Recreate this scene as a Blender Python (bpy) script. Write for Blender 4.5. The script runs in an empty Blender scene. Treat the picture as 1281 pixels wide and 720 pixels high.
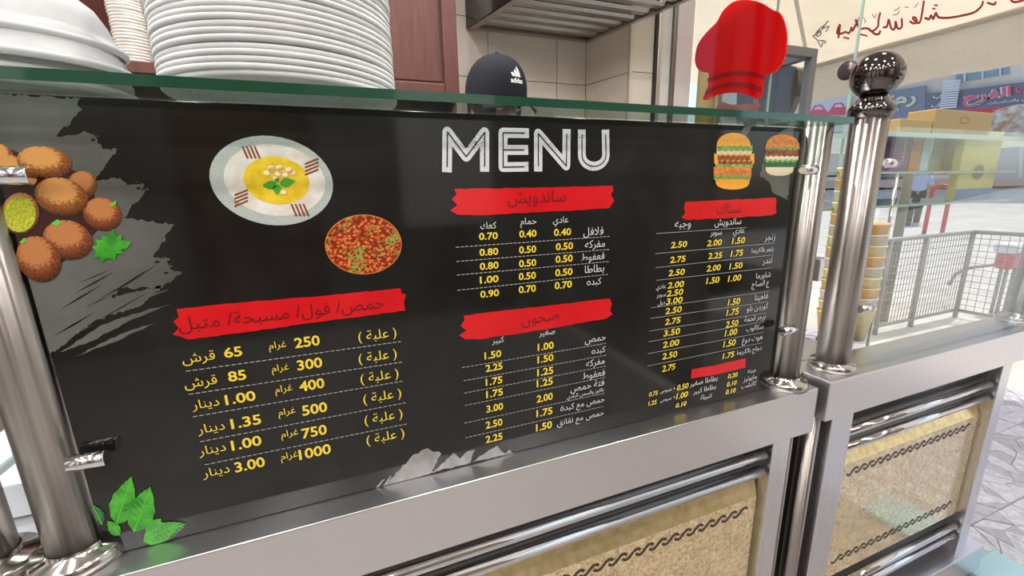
import bpy, bmesh, math, random
from mathutils import Vector, Matrix
random.seed(7)
S = bpy.context.scene
COL = S.collection

# ------------------------------------------------------------------ camera
CX, CY, F = 640.5, 360.0, 530.0            # image centre and focal length in pixels (1281 x 720)
HV = Vector((2060 - CX, 206 - CY, F)).normalized()      # counter direction seen by the camera
VV = Vector((692 - CX, 2660 - CY, F)).normalized()      # straight down
ZA = -VV
ZA = (ZA - HV * HV.dot(ZA)).normalized()
YA = ZA.cross(HV)
EYE = Vector((0.0, -0.55, 1.22))
cam_d = bpy.data.cameras.new('camera')
cam_d.sensor_width = 36.0
cam_d.lens = 36.0 * F / 1281.0
cam_d.clip_start = 0.02
cam_d.clip_end = 300
cam = bpy.data.objects.new('camera', cam_d)
COL.objects.link(cam)
right = Vector((HV.x, YA.x, ZA.x)); down = Vector((HV.y, YA.y, ZA.y)); fwd = Vector((HV.z, YA.z, ZA.z))
m3 = Matrix((right, -down, -fwd)).transposed()
cam.matrix_world = Matrix.Translation(EYE) @ m3.to_4x4()
S.camera = cam

# ------------------------------------------------------------------ sky, sun, exposure
W = bpy.data.worlds.new('world'); S.world = W; W.use_nodes = True
wn = W.node_tree.nodes; wl = W.node_tree.links
bg = wn['Background']
sky = wn.new('ShaderNodeTexSky'); sky.sky_type = 'NISHITA'; sky.sun_disc = False
sky.sun_elevation = math.radians(62); sky.sun_rotation = math.radians(80); sky.air_density = 1.0; sky.dust_density = 2.0
wl.new(sky.outputs[0], bg.inputs[0]); bg.inputs[1].default_value = 0.25
sun_d = bpy.data.lights.new('sun', 'SUN'); sun_d.energy = 3.2; sun_d.angle = math.radians(0.6); sun_d.color = (1, .95, .86)
sun = bpy.data.objects.new('sun', sun_d); COL.objects.link(sun)
sd = Vector((math.cos(math.radians(68)), 0.10, math.sin(math.radians(68)))).normalized()
sun.rotation_euler = sd.to_track_quat('Z', 'Y').to_euler()
S.view_settings.view_transform = 'Standard'
S.view_settings.look = 'None'
S.view_settings.exposure = 0.0
S.view_settings.gamma = 1.0
LAMP_POWER = 9.8

# ------------------------------------------------------------------ helpers
def ray(px, py):
    return right * (px - CX) + down * (py - CY) + fwd * F
def at(px, py, axis=1, val=0.0):
    """point of the place where the sight line of a photo pixel meets the plane axis=val"""
    d = ray(px, py)
    return EYE + d * ((val - EYE[axis]) / d[axis])

class MB:
    def __init__(s): s.v = []; s.f = []; s.m = []; s.sm = []; s.cur = 0; s.smooth = False
    def add(s, vs, fs):
        o = len(s.v); s.v += [tuple(p) for p in vs]
        for f in fs:
            s.f.append(tuple(i + o for i in f)); s.m.append(s.cur); s.sm.append(s.smooth)
        return s
    def box(s, x0, y0, z0, x1, y1, z1):
        vs = [(x, y, z) for x in (x0, x1) for y in (y0, y1) for z in (z0, z1)]
        return s.add(vs, [(0,1,3,2),(4,6,7,5),(0,4,5,1),(2,3,7,6),(0,2,6,4),(1,5,7,3)])
    def bbox(s, x0, y0, z0, x1, y1, z1, b=0.002):
        """box with chamfered edges"""
        bm = bmesh.new(); r = bmesh.ops.create_cube(bm, size=1)
        for v in bm.verts:
            v.co = Vector(((x0+x1)/2 + v.co.x*(x1-x0), (y0+y1)/2 + v.co.y*(y1-y0), (z0+z1)/2 + v.co.z*(z1-z0)))
        bmesh.ops.bevel(bm, geom=bm.edges[:], offset=b, segments=2, affect='EDGES', profile=.5)
        bm.verts.index_update()
        s.add([v.co[:] for v in bm.verts], [tuple(v.index for v in f.verts) for f in bm.faces]); bm.free()
        return s
    def lathe(s, prof, c=(0,0,0), n=32, axis='z', sx=1, sy=1, cap=True):
        vs = []; fs = []
        for (r, h) in prof:
            for k in range(n):
                a = 2*math.pi*k/n; p = (r*math.cos(a)*sx, r*math.sin(a)*sy, h)
                if axis == 'x': p = (p[2], p[0], p[1])
                if axis == 'y': p = (p[1], p[2], p[0])
                vs.append((p[0]+c[0], p[1]+c[1], p[2]+c[2]))
        for i in range(len(prof)-1):
            for k in range(n):
                a, b = i*n+k, i*n+(k+1) % n
                fs.append((a, b, b+n, a+n))
        old = s.smooth; s.smooth = True; s.add(vs, fs); s.smooth = old
        if cap:
            o = len(s.v) - len(vs)
            if prof[0][0] > 1e-6: s.f.append(tuple(o+k for k in range(n))[::-1]); s.m.append(s.cur); s.sm.append(False)
            if prof[-1][0] > 1e-6:
                o2 = o + (len(prof)-1)*n
                s.f.append(tuple(o2+k for k in range(n))); s.m.append(s.cur); s.sm.append(False)
        return s
    def tube(s, pts, r, n=10):
        pts = [Vector(p) for p in pts]; vs = []; fs = []
        rr = r if isinstance(r, (list, tuple)) else [r]*len(pts)
        up = None
        for i, p in enumerate(pts):
            t = (pts[min(i+1, len(pts)-1)] - pts[max(i-1, 0)]).normalized()
            if up is None: up = Vector((0,0,1)) if abs(t.z) < .9 else Vector((1,0,0))
            a = t.cross(up).normalized(); b = a.cross(t).normalized(); up = b
            for k in range(n):
                q = 2*math.pi*k/n; vs.append(tuple(p + a*(rr[i]*math.cos(q)) + b*(rr[i]*math.sin(q))))
        for i in range(len(pts)-1):
            for k in range(n):
                fs.append((i*n+k, i*n+(k+1)%n, (i+1)*n+(k+1)%n, (i+1)*n+k))
        old = s.smooth; s.smooth = True; s.add(vs, fs); s.smooth = old
        o = len(s.v)-len(vs)
        s.f.append(tuple(o+k for k in range(n))[::-1]); s.m.append(s.cur); s.sm.append(False)
        s.f.append(tuple(o+(len(pts)-1)*n+k for k in range(n))); s.m.append(s.cur); s.sm.append(False)
        return s
    def prism(s, poly, d0, d1, fn):
        """closed outline poly (u,v) extruded from depth d0 to d1; fn(u,v,d) -> xyz"""
        n = len(poly)
        vs = [fn(u, v, d0) for u, v in poly] + [fn(u, v, d1) for u, v in poly]
        fs = [tuple(range(n)), tuple(range(2*n-1, n-1, -1))] + [(i, i+n, (i+1) % n + n, (i+1) % n) for i in range(n)]
        return s.add(vs, fs)
    def build(s, name, mats, parent=None, loc=None):
        me = bpy.data.meshes.new(name); me.from_pydata(s.v, [], s.f)
        if not isinstance(mats, (list, tuple)): mats = [mats]
        for m in mats: me.materials.append(m)
        me.polygons.foreach_set('material_index', s.m); me.polygons.foreach_set('use_smooth', s.sm)
        me.update()
        bm = bmesh.new(); bm.from_mesh(me); bmesh.ops.recalc_face_normals(bm, faces=bm.faces[:]); bm.to_mesh(me); bm.free()
        return link(name, me, parent, loc)

def link(name, me, parent=None, loc=None):
    o = bpy.data.objects.new(name, me); COL.objects.link(o)
    if parent: o.parent = parent
    if loc is not None: o.location = loc
    return o
def thing(name, label, cat, loc=(0,0,0), group=None):
    o = bpy.data.objects.new(name, None); COL.objects.link(o); o.location = loc; o.empty_display_size = .05
    return tag(o, label, cat, group)
def tag(o, label, cat, group=None):
    o['label'] = label; o['category'] = cat
    if group: o['group'] = group
    return o
def struct(o): o['kind'] = 'structure'; return o
def copy_tree(o, parent=None):
    c = o.copy(); COL.objects.link(c)
    if parent: c.parent = parent
    for ch in list(o.children): copy_tree(ch, c)
    return c
def ordinal(n):
    a = ['', 'first','second','third','fourth','fifth','sixth','seventh','eighth','ninth','tenth','eleventh','twelfth','thirteenth',
         'fourteenth','fifteenth','sixteenth','seventeenth','eighteenth','nineteenth']
    if n < 20: return a[n]
    t = {2:('twentieth','twenty'),3:('thirtieth','thirty'),4:('fortieth','forty'),5:('fiftieth','fifty')}[n//10]
    return t[0] if n % 10 == 0 else t[1] + '-' + a[n % 10]

# ------------------------------------------------------------------ materials
def mat(name, color, rough=.5, metal=0., spec=.5, coat=0., emit=None, estr=0.):
    m = bpy.data.materials.new(name); m.use_nodes = True
    b = m.node_tree.nodes['Principled BSDF']
    b.inputs['Base Color'].default_value = (*color, 1); b.inputs['Roughness'].default_value = rough
    b.inputs['Metallic'].default_value = metal; b.inputs['Specular IOR Level'].default_value = spec
    b.inputs['Coat Weight'].default_value = coat; b.inputs['Coat Roughness'].default_value = .03
    if emit: b.inputs['Emission Color'].default_value = (*emit, 1); b.inputs['Emission Strength'].default_value = estr
    return m
def nd(m, typ, **kw):
    n = m.node_tree.nodes.new(typ)
    for k, v in kw.items(): setattr(n, k, v)
    return n
def lk(m, a, b): m.node_tree.links.new(a, b)
def B(m): return m.node_tree.nodes['Principled BSDF']
def ramp(m, fac, stops, interp='LINEAR'):
    r = nd(m, 'ShaderNodeValToRGB'); r.color_ramp.interpolation = interp
    while len(r.color_ramp.elements) < len(stops): r.color_ramp.elements.new(.5)
    for e, (p, c) in zip(r.color_ramp.elements, stops): e.position = p; e.color = (*c, 1) if len(c) == 3 else c
    lk(m, fac, r.inputs[0]); return r
def coords(m, kind='Object', scale=(1,1,1)):
    t = nd(m, 'ShaderNodeTexCoord'); p = nd(m, 'ShaderNodeMapping'); p.inputs['Scale'].default_value = scale
    lk(m, t.outputs[kind], p.inputs[0]); return p.outputs[0]
def noise(m, co, scale, detail=4, rough=.5, dist=0):
    n = nd(m, 'ShaderNodeTexNoise'); n.inputs['Scale'].default_value = scale; n.inputs['Detail'].default_value = detail
    n.inputs['Roughness'].default_value = rough; n.inputs['Distortion'].default_value = dist; lk(m, co, n.inputs['Vector']); return n.outputs['Fac']
def bump(m, h, strength=.2, dist=.01):
    b = nd(m, 'ShaderNodeBump'); b.inputs['Strength'].default_value = strength; b.inputs['Distance'].default_value = dist
    lk(m, h, b.inputs['Height']); lk(m, b.outputs[0], B(m).inputs['Normal'])
def nmat(name, c1, c2, scale, rough=.5, metal=0., sc=(1,1,1), bstr=0., bd=.002, p0=.35, p1=.65, coat=0., detail=4, spec=.5):
    m = mat(name, c1, rough, metal, spec, coat); co = coords(m, 'Object', sc)
    f = noise(m, co, scale, detail); r = ramp(m, f, [(p0, c1), (p1, c2)]); lk(m, r.outputs[0], B(m).inputs['Base Color'])
    if bstr: bump(m, f, bstr, bd)
    return m
M = {}
def brushed(name, c1, c2, sc, r0, r1):
    m = mat(name, c1, .3, 1.0); co = coords(m, 'Object', sc)
    f = noise(m, co, 40, 3); r = ramp(m, f, [(.3, c1), (.7, c2)]); lk(m, r.outputs[0], B(m).inputs['Base Color'])
    rr = ramp(m, f, [(.3, (r0,)*3), (.7, (r1,)*3)]); lk(m, rr.outputs[0], B(m).inputs['Roughness']); return m
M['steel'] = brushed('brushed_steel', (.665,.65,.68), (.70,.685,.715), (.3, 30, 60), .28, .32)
M['steel_v'] = brushed('brushed_steel_upright', (.64,.64,.68), (.70,.70,.74), (60, 30, .3), .26, .30)
M['chrome'] = brushed('post_painted_reflection', (.27,.245,.23), (.46,.425,.395), (3, 3, .004), .20, .28)  # upright streaks painted into the colour imitate reflections along the tubes
def aniso(m, r, rot):
    b = B(m)
    for l in list(m.node_tree.links):
        if l.to_socket == b.inputs['Roughness']: m.node_tree.links.remove(l)
    b.inputs['Roughness'].default_value = r; b.inputs['Anisotropic'].default_value = .95; b.inputs['Anisotropic Rotation'].default_value = rot
    t = nd(m, 'ShaderNodeTangent'); t.direction_type = 'RADIAL'; t.axis = 'Z'; lk(m, t.outputs[0], b.inputs['Tangent'])
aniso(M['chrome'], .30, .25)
M['flange'] = mat('flange_steel', (.50,.48,.46), .14, 1)
M['chrome2'] = mat('mirror_chrome', (.72,.72,.74), .07, 1)
M['ballsteel'] = mat('dark_mirror_steel', (.15,.135,.135), .05, 1)
M['darksteel'] = mat('dark_stainless_body', (.16,.15,.15), .35, 1)  # dark stainless of the counter and hood bodies
M['blackgap'] = mat('black_recess', (.02,.02,.02), .5)
M['foam'] = nmat('white_foam', (.51,.52,.525), (.57,.58,.585), 30, .55, bstr=.05)
M['paperlid'] = nmat('paper_lid', (.62,.58,.52), (.75,.72,.67), 12, .7)
def wood():
    m = mat('cherry_wood', (.1,.02,.015), .42, 0, .4, 0); co = coords(m, 'Object', (14, 14, 1.2))
    f = noise(m, co, 4, 6, .6, .5); r = ramp(m, f, [(.3, (.075,.022,.015)), (.7, (.125,.040,.028))]); lk(m, r.outputs[0], B(m).inputs['Base Color']); return m
M['wood'] = wood()
def marble():
    m = mat('marble_tile', (.7,.62,.5), .16, 0, .5); co = coords(m, 'Object', (1,1,1))
    oi = nd(m, 'ShaderNodeObjectInfo'); ad = nd(m, 'ShaderNodeVectorMath', operation='MULTIPLY_ADD')
    lk(m, oi.outputs['Random'], ad.inputs[0]); ad.inputs[1].default_value = (9, 7, 5); lk(m, co, ad.inputs[2])
    f = noise(m, ad.outputs[0], 3.2, 5, .55, 1.4)
    r = ramp(m, f, [(0, (.78,.70,.59)), (.485, (.80,.73,.62)), (.50, (.40,.27,.17)), (.513, (.80,.73,.63)), (1, (.84,.78,.69))])
    f2 = noise(m, co, 2, 2); mx = nd(m, 'ShaderNodeMixRGB'); lk(m, ramp(m, f2, [(.48,(0,0,0)),(.62,(1,1,1))]).outputs[0], mx.inputs[0])
    mx.inputs[1].default_value = (.82,.75,.65,1); lk(m, r.outputs[0], mx.inputs[2]); lk(m, mx.outputs[0], B(m).inputs['Base Color']); return m
M['tile'] = marble()
M['grout'] = mat('grout', (.22,.17,.13), .8)
M['plaster'] = nmat('white_plaster', (.62,.60,.57), (.70,.68,.65), 5, .7)
M['ceil'] = nmat('ceiling_paint', (.62,.60,.56), (.68,.66,.62), 3, .8)
M['wallroom'] = nmat('room_wall', (.15,.13,.12), (.20,.175,.155), 2, .5)
M['floorin'] = nmat('indoor_floor', (.26,.245,.23), (.34,.32,.30), 9, .25)
def board():
    m = mat('black_vinyl_print', (.02,.02,.018), .07, 0, .5, 0.0)
    co = coords(m, 'Object', (1,1,1)); f = noise(m, co, 5.5, 3, .5, .6)
    r = ramp(m, f, [(.35, (.006,.006,.0055)), (.62, (.014,.0145,.013)), (.8, (.03,.031,.028))]); lk(m, r.outputs[0], B(m).inputs['Base Color'])
    f2 = noise(m, co, 120, 2); bump(m, f2, .02, .0004); return m
M['board'] = board()
def pr(name, c, rough=.22, coat=.0): return mat(name, c, rough, 0, .5, coat)
M['p_yellow'] = pr('print_yellow', (.80,.60,.05)); M['p_white'] = pr('print_white', (.62,.63,.62)); M['p_dash'] = pr('print_rule', (.42,.42,.40))
M['p_red'] = nmat('print_red', (.56,.006,.010), (.64,.012,.016), 12, .15, coat=0); M['p_maroon'] = pr('print_dark_red', (.17,.008,.012)); M['p_black'] = pr('print_black', (.015,.015,.015))
def menu_letter():
    m = mat('print_distressed_white', (.7,.7,.72), .3, 0, .5, .6); co = coords(m, 'Object', (1,1,1))
    f = noise(m, co, 700, 3, .75); g = noise(m, co, 22, 2, .5)
    a = nd(m, 'ShaderNodeMath', operation='MULTIPLY_ADD'); lk(m, g, a.inputs[0]); a.inputs[1].default_value = .55; lk(m, f, a.inputs[2])
    r = ramp(m, a.outputs[0], [(.925, (.66,.66,.70)), (.94, (.03,.03,.03))]); lk(m, r.outputs[0], B(m).inputs['Base Color']); return m
M['p_menu'] = menu_letter()
M['p_brush'] = nmat('print_grey_brush', (.075,.078,.068), (.12,.125,.112), 9, .15, coat=0.)
M['p_brush2'] = nmat('print_pale_brush', (.20,.20,.19), (.30,.30,.29), 60, .25, coat=.7, sc=(1,1,.3))
def ball_print(name, edge, mid, hi, scale=9):
    m = mat(name, mid, .18, 0, .5, 0.); t = nd(m, 'ShaderNodeTexCoord')
    ln = nd(m, 'ShaderNodeVectorMath', operation='DISTANCE'); lk(m, t.outputs['Object'], ln.inputs[0]); ln.inputs[1].default_value = (-.15,0,.35)
    n = noise(m, t.outputs['Object'], scale, 5, .65, .8)
    a = nd(m, 'ShaderNodeMath', operation='MULTIPLY_ADD'); lk(m, n, a.inputs[0]); a.inputs[1].default_value = -1.25; lk(m, ln.outputs['Value'], a.inputs[2])
    r = ramp(m, a.outputs[0], [(-.0, hi), (.16, mid), (.72, edge)]); lk(m, r.outputs[0], B(m).inputs['Base Color']); return m
M['p_falafel'] = ball_print('print_falafel', (.06,.014,.004), (.30,.095,.018), (.62,.29,.08))
M['p_falafel2'] = ball_print('print_dark_falafel', (.05,.012,.005), (.23,.065,.020), (.46,.18,.06))
M['p_falgreen'] = nmat('print_falafel_green', (.28,.30,.01), (.58,.62,.05), 7, .3, coat=0.)
M['p_leaf'] = nmat('print_leaf', (.02,.20,.012), (.07,.42,.03), 60, .3, coat=0.); M['p_leaf2'] = pr('print_leaf_vein', (.12,.50,.06))
M['p_leafd'] = pr('print_leaf_dark', (.02,.11,.03))
def speck(name, base, dot, scale, thr):
    m = mat(name, base, .18, 0, .5, 0.); t = nd(m, 'ShaderNodeTexCoord'); v = nd(m, 'ShaderNodeTexVoronoi'); v.inputs['Scale'].default_value = scale
    lk(m, t.outputs['Object'], v.inputs['Vector']); r = ramp(m, v.outputs['Distance'], [(thr, dot), (thr+.05, base)]); lk(m, r.outputs[0], B(m).inputs['Base Color']); return m
M['p_rim'] = speck('print_speckled_rim', (.42,.47,.44), (.08,.09,.08), 26, .13)
M['p_hummus'] = nmat('print_hummus', (.60,.56,.47), (.76,.74,.68), 2.2, .25, coat=0.)
M['p_oil'] = nmat('print_olive_oil', (.66,.44,.015), (.82,.60,.04), 2.2, .25, coat=0.); M['p_pea'] = ball_print('print_chickpea', (.55,.32,.06), (.80,.55,.18), (.9,.75,.4), 3)
M['p_brown'] = pr('print_paprika', (.22,.055,.02))
def stew():
    m = mat('print_bean_stew', (.5,.1,.02), .18, 0, .5, 0.); t = nd(m, 'ShaderNodeTexCoord')
    v = nd(m, 'ShaderNodeTexVoronoi'); v.inputs['Scale'].default_value = 10.5; lk(m, t.outputs['Object'], v.inputs['Vector'])
    r = ramp(m, v.outputs['Distance'], [(0, (.85,.42,.16)), (.3, (.62,.13,.03)), (.6, (.22,.02,.008))]); 
    n = noise(m, t.outputs['Object'], 2.1, 2); n2 = noise(m, t.outputs['Object'], 14, 2)
    a = nd(m, 'ShaderNodeMath', operation='MULTIPLY'); lk(m, n, a.inputs[0]); lk(m, n2, a.inputs[1])
    k = ramp(m, a.outputs[0], [(.30, (0,0,0)), (.34, (1,1,1))]); mx = nd(m, 'ShaderNodeMixRGB')
    lk(m, k.outputs[0], mx.inputs[0]); lk(m, r.outputs[0], mx.inputs[1]); mx.inputs[2].default_value = (.22,.36,.06,1)
    lk(m, mx.outputs[0], B(m).inputs['Base Color']); return m
M['p_stew'] = stew()
M['p_bun'] = ball_print('print_bun', (.42,.13,.02), (.72,.33,.06), (.9,.62,.25), 5); M['p_patty'] = nmat('print_patty', (.12,.025,.01), (.42,.10,.03), 140, .3, coat=0.)
M['p_cheese'] = pr('print_cheese', (.85,.36,.03)); M['p_lettuce'] = nmat('print_lettuce', (.10,.26,.02), (.35,.50,.12), 220, .3, coat=0.)
M['p_cream'] = pr('print_cream', (.75,.66,.45)); M['p_tomato'] = nmat('print_fried_chicken', (.55,.12,.02), (.80,.30,.05), 180, .3, coat=0.)
M['standoff'] = mat('standoff_chrome', (.75,.76,.80), .12, 1)
def gold():
    m = mat('mottled_gold_foil', (.6,.45,.2), .22, .8, .5, .8); co = coords(m, 'Object', (1,1,1))
    f = noise(m, co, 75, 2, .5, 1.2); r = ramp(m, f, [(.40, (.95,.78,.48)), (.47, (.92,.74,.44)), (.51, (.34,.21,.09)), (.56, (.86,.68,.40))])
    lk(m, r.outputs[0], B(m).inputs['Base Color']); r2 = ramp(m, f, [(.4, (.08,)*3), (.6, (.28,)*3)]); lk(m, r2.outputs[0], B(m).inputs['Roughness']); return m
M['gold'] = gold()
M['goldbevel'] = nmat('gold_bevel', (.98,.84,.48), (.80,.62,.30), 60, .2, .85, coat=0.)
M['chain'] = mat('black_chain_print', (.03,.02,.015), .3)
def thin_glass(name, tint, rough=.0, ior=1.45, boost=0.):
    m = bpy.data.materials.new(name); m.use_nodes = True; t = m.node_tree; t.nodes.remove(t.nodes['Principled BSDF'])
    tr = nd(m, 'ShaderNodeBsdfTransparent'); tr.inputs[0].default_value = (*tint, 1); gl = nd(m, 'ShaderNodeBsdfGlossy'); gl.inputs['Roughness'].default_value = rough
    ge = nd(m, 'ShaderNodeNewGeometry'); mr = nd(m, 'ShaderNodeMapRange'); lk(m, ge.outputs['Backfacing'], mr.inputs['Value']); mr.inputs['To Min'].default_value = ior; mr.inputs['To Max'].default_value = 1/ior
    fr = nd(m, 'ShaderNodeFresnel'); lk(m, mr.outputs[0], fr.inputs[0]); ad = nd(m, 'ShaderNodeMath', operation='ADD'); lk(m, fr.outputs[0], ad.inputs[0]); ad.inputs[1].default_value = boost
    mx = nd(m, 'ShaderNodeMixShader'); lk(m, ad.outputs[0], mx.inputs[0]); lk(m, tr.outputs[0], mx.inputs[1]); lk(m, gl.outputs[0], mx.inputs[2])
    lk(m, mx.outputs[0], t.nodes['Material Output'].inputs['Surface']); return m
M['glass'] = thin_glass('clear_glass', (.97,.985,.975)); M['shelfglass'] = thin_glass('shelf_glass', (.88,.95,.91))
M['glassedge'] = mat('green_glass_edge', (.004,.055,.028), .08, 0, .6, .5); M['glassedge2'] = mat('pale_glass_edge', (.30,.42,.38), .1)
M['redacrylic'] = mat('red_acrylic', (.85,.004,.010), .12, 0, .5, .4); _m = M['redacrylic']; canvas_red = True; M['redacrylic2'] = mat('dark_red_band', (.50,.006,.010), .15, 0, .5, .4)
M['black'] = mat('black_cloth', (.012,.013,.018), .85, 0, .2); M['black2'] = mat('black_brim', (.028,.028,.036), .8, 0, .2); M['white'] = mat('white_print', (.85,.85,.85), .5)
M['skin'] = mat('skin', (.48,.27,.18), .5); M['hair'] = mat('dark_hair', (.02,.014,.010), .6); M['shirt'] = mat('dark_grey_shirt', (.05,.05,.06), .8); M['trouser'] = mat('dark_trousers', (.045,.045,.04), .8)
M['eyew'] = mat('eye_white', (.8,.8,.78), .3); M['lips'] = mat('lips', (.35,.13,.10), .5); M['shirtblue'] = mat('pale_blue_shirt', (.45,.52,.70), .8)
M['hoodslat'] = brushed('hood_baffle', (.42,.40,.37), (.55,.52,.48), (.6, 8, 8), .28, .4); M['hoodblack'] = mat('hood_black_glass', (.02,.025,.035), .15, 0, .5, .5)

# ------------------------------------------------------------------ arabic lettering
AF = {}
def _af(ch, iso, n=4): AF[ch] = (iso, n)
for ch, iso, n in [('ا',0xFE8D,2),('أ',0xFE83,2),('ب',0xFE8F,4),('ة',0xFE93,2),('ت',0xFE95,4),('ث',0xFE99,4),('ج',0xFE9D,4),('ح',0xFEA1,4),('خ',0xFEA5,4),
    ('د',0xFEA9,2),('ذ',0xFEAB,2),('ر',0xFEAD,2),('ز',0xFEAF,2),('س',0xFEB1,4),('ش',0xFEB5,4),('ص',0xFEB9,4),('ض',0xFEBD,4),('ط',0xFEC1,4),('ظ',0xFEC5,4),
    ('ع',0xFEC9,4),('غ',0xFECD,4),('ف',0xFED1,4),('ق',0xFED5,4),('ك',0xFED9,4),('ل',0xFEDD,4),('م',0xFEE1,4),('ن',0xFEE5,4),('ه',0xFEE9,4),('و',0xFEED,2),('ي',0xFEF1,4),('ى',0xFEEF,2)]:
    _af(ch, iso, n)
def shape(s):
    out = []; prev = False; i = 0
    while i < len(s):
        c = s[i]
        if c in AF:
            iso, n = AF[c]
            if c == 'ل' and i+1 < len(s) and s[i+1] == 'ا':
                out.append(chr(0xFEFC if prev else 0xFEFB)); prev = False; i += 2; continue
            nxt = i+1 < len(s) and s[i+1] in AF
            if n == 4:
                if prev and nxt: k = 3
                elif prev: k = 1
                elif nxt: k = 2
                else: k = 0
                out.append({(0xFEE9,0): 'o'}.get((iso, k), chr(iso+k))); prev = nxt
            else:
                out.append('\u00f6' if (iso == 0xFE93 and not prev) else chr(iso + (1 if prev else 0))); prev = False
        else:
            prev = False; out.append({'(': ')', ')': '('}.get(c, c))
        i += 1
    return ''.join(reversed(out))
_tc = bpy.data.curves.new('lettering', 'FONT'); _to = bpy.data.objects.new('lettering', _tc); COL.objects.link(_to)
_tc.resolution_u = 3
def text_mesh(s, bold=0., arabic=None, spacing=1.):
    if arabic is None: arabic = any('\u0600' <= c <= '\u06ff' for c in s)
    _tc.body = shape(s) if arabic else s; _tc.offset = bold; _tc.space_character = spacing
    bpy.context.view_layer.update()
    dg = bpy.context.evaluated_depsgraph_get()
    me = bpy.data.meshes.new_from_object(_to.evaluated_get(dg), depsgraph=dg)
    return me
def lettering(s, w, fn, material, parent, name='lettering', bold=0., spacing=1., h=None, slant=0.):
    """flat lettering w metres wide, centred; fn(u,v)->xyz"""
    me = text_mesh(s, bold, None, spacing); me.materials.clear(); me.materials.append(material)
    xs = [v.co.x for v in me.vertices]; ys = [v.co.y for v in me.vertices]
    if not xs: return None
    cx, cy = (min(xs)+max(xs))/2, (min(ys)+max(ys))/2; k = w/(max(xs)-min(xs)); ky = h/(max(ys)-min(ys)) if h else k
    for v in me.vertices:
        u, q = (v.co.x-cx)*k, (v.co.y-cy)*ky
        v.co = Vector(fn(u + slant*q, q))
    me.update(); me.name = name
    return link(name, me, parent)
def toward(vs, i):
    """lift stroke piece i a hair off the sheet so overlapping pieces never coincide"""
    vs = [Vector(v) for v in vs]; n = (vs[1]-vs[0]).cross(vs[2]-vs[1])
    if n.length < 1e-14: return vs
    n.normalize()
    if n.dot(EYE-vs[0]) < 0: n = -n
    e = .000012*min(60, max(1, (EYE-vs[0]).length**1.5)); return [v + n*e*i for v in vs]
def stroke(mb, pts, w, fn, joint=True, i0=0):
    """flat stroke along 2D points"""
    P = [Vector((p[0], p[1])) for p in pts]
    for i, (a, b) in enumerate(zip(P, P[1:])):
        d = (b-a)
        if d.length < 1e-9: continue
        n = Vector((-d.y, d.x)).normalized()*w/2
        mb.add(toward([fn(*(a+n)), fn(*(a-n)), fn(*(b-n)), fn(*(b+n))], i+i0), [(0,1,2,3)])
    if joint:
        for i, p in enumerate(P[1:-1]):
            mb.add(toward([fn(p.x+w/2*math.cos(t*math.pi/5), p.y+w/2*math.sin(t*math.pi/5)) for t in range(10)], i0+i+len(P)*.5+.25), [tuple(range(10))])

# ================================================================== SETTING
def slab(name, x0, y0, z0, x1, y1, z1, m): return struct(MB().box(x0,y0,z0,x1,y1,z1).build(name, m))
slab('floor', -3.2, -3.6, -.1, 1.74, 1.76, 0, M['floorin'])
slab('ceiling', -3.2, -3.6, 2.9, 1.95, 1.76, 3.05, M['ceil'])
slab('wall_left', -3.3, -3.6, 0, -3.2, 1.76, 2.9, M['wallroom'])
slab('wall_front', -3.3, -3.7, 0, 1.95, -3.6, 2.9, M['wallroom'])
# tiled kitchen wall at the back
YB = 1.65
wb = slab('wall_back', -3.2, YB+.008, 0, 1.5, YB+.11, 2.9, M['grout'])
TW, TH = .382, .268
X0, Z0 = .744-.382, 1.775-.268*3
tile_me = None
def tile(parent, w, h, loc, rot=0.):
    mb = MB(); mb.bbox(0, 0, 0, w-.003, .008, h-.003, .0012); o = mb.build('tile', M['tile'], parent); o.location = loc; o.rotation_euler = (0,0,rot); return o
base_tile = None
for r in range(6):
    for c in range(3):
        w = TW if c < 2 else 1.303-X0-2*TW
        tile(wb, w, TH, (X0+c*TW, YB, Z0+r*TH))
# side wall returning towards the counter
dv = Vector((.227, -.974, 0)).normalized(); crn = Vector((1.303, 1.65, 0)); L = .317
sw = MB(); nrm = Vector((-dv.y, dv.x, 0))   # points to +x side
a = crn + nrm*.01; b = crn + dv*L + nrm*.01
sw.add([(p.x, p.y, z) for z in (0, 2.9) for p in (a, b, b+nrm*.05, a+nrm*.05)], [(0,1,2,3),(4,5,6,7),(0,1,5,4),(1,2,6,5),(2,3,7,6),(3,0,4,7)])
wr = struct(sw.build('wall_kitchen_side', M['grout']))
ang = math.atan2(dv.y, dv.x)
for r in range(6):
    mb = MB(); mb.bbox(0, -.001, 0, L-.004, .009, TH-.003, .0012); o = mb.build('tile', M['tile'], wr); o.location = (crn.x, crn.y, Z0+r*TH); o.rotation_euler = (0,0,ang)
# wall end seen face on, with steel strip, plaster and window frame
ye = (crn + dv*L).y
def xpx(px, y=ye, py=80): return at(px, py, 1, y).x
we = slab('wall_end', xpx(789), ye+.009, 0, xpx(817), ye+.13, 2.9, M['grout'])
for r in range(6): 
    mb = MB(); mb.bbox(0, 0, 0, xpx(817)-xpx(791), .009, TH-.003, .0012); o = mb.build('tile', M['tile'], we); o.location = (xpx(791), ye, Z0+r*TH+.0)
struct(MB().box(xpx(787.5), ye-.004, 0, xpx(791), ye+.01, 2.9).build('trim_1', mat('cream_corner_trim', (.75,.68,.55), .4)))
struct(MB().bbox(xpx(817), ye-.01, 0, xpx(820.5), ye+.02, 2.9).build('trim_2', M['blackgap']))
struct(MB().bbox(xpx(820.5), ye-.012, 0, xpx(825), ye+.02, 2.9).build('trim_3', M['hoodslat']))
slab('wall_right_pier', xpx(825), ye+.005, 0, xpx(839), ye+.13, 2.9, M['plaster'])
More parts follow.
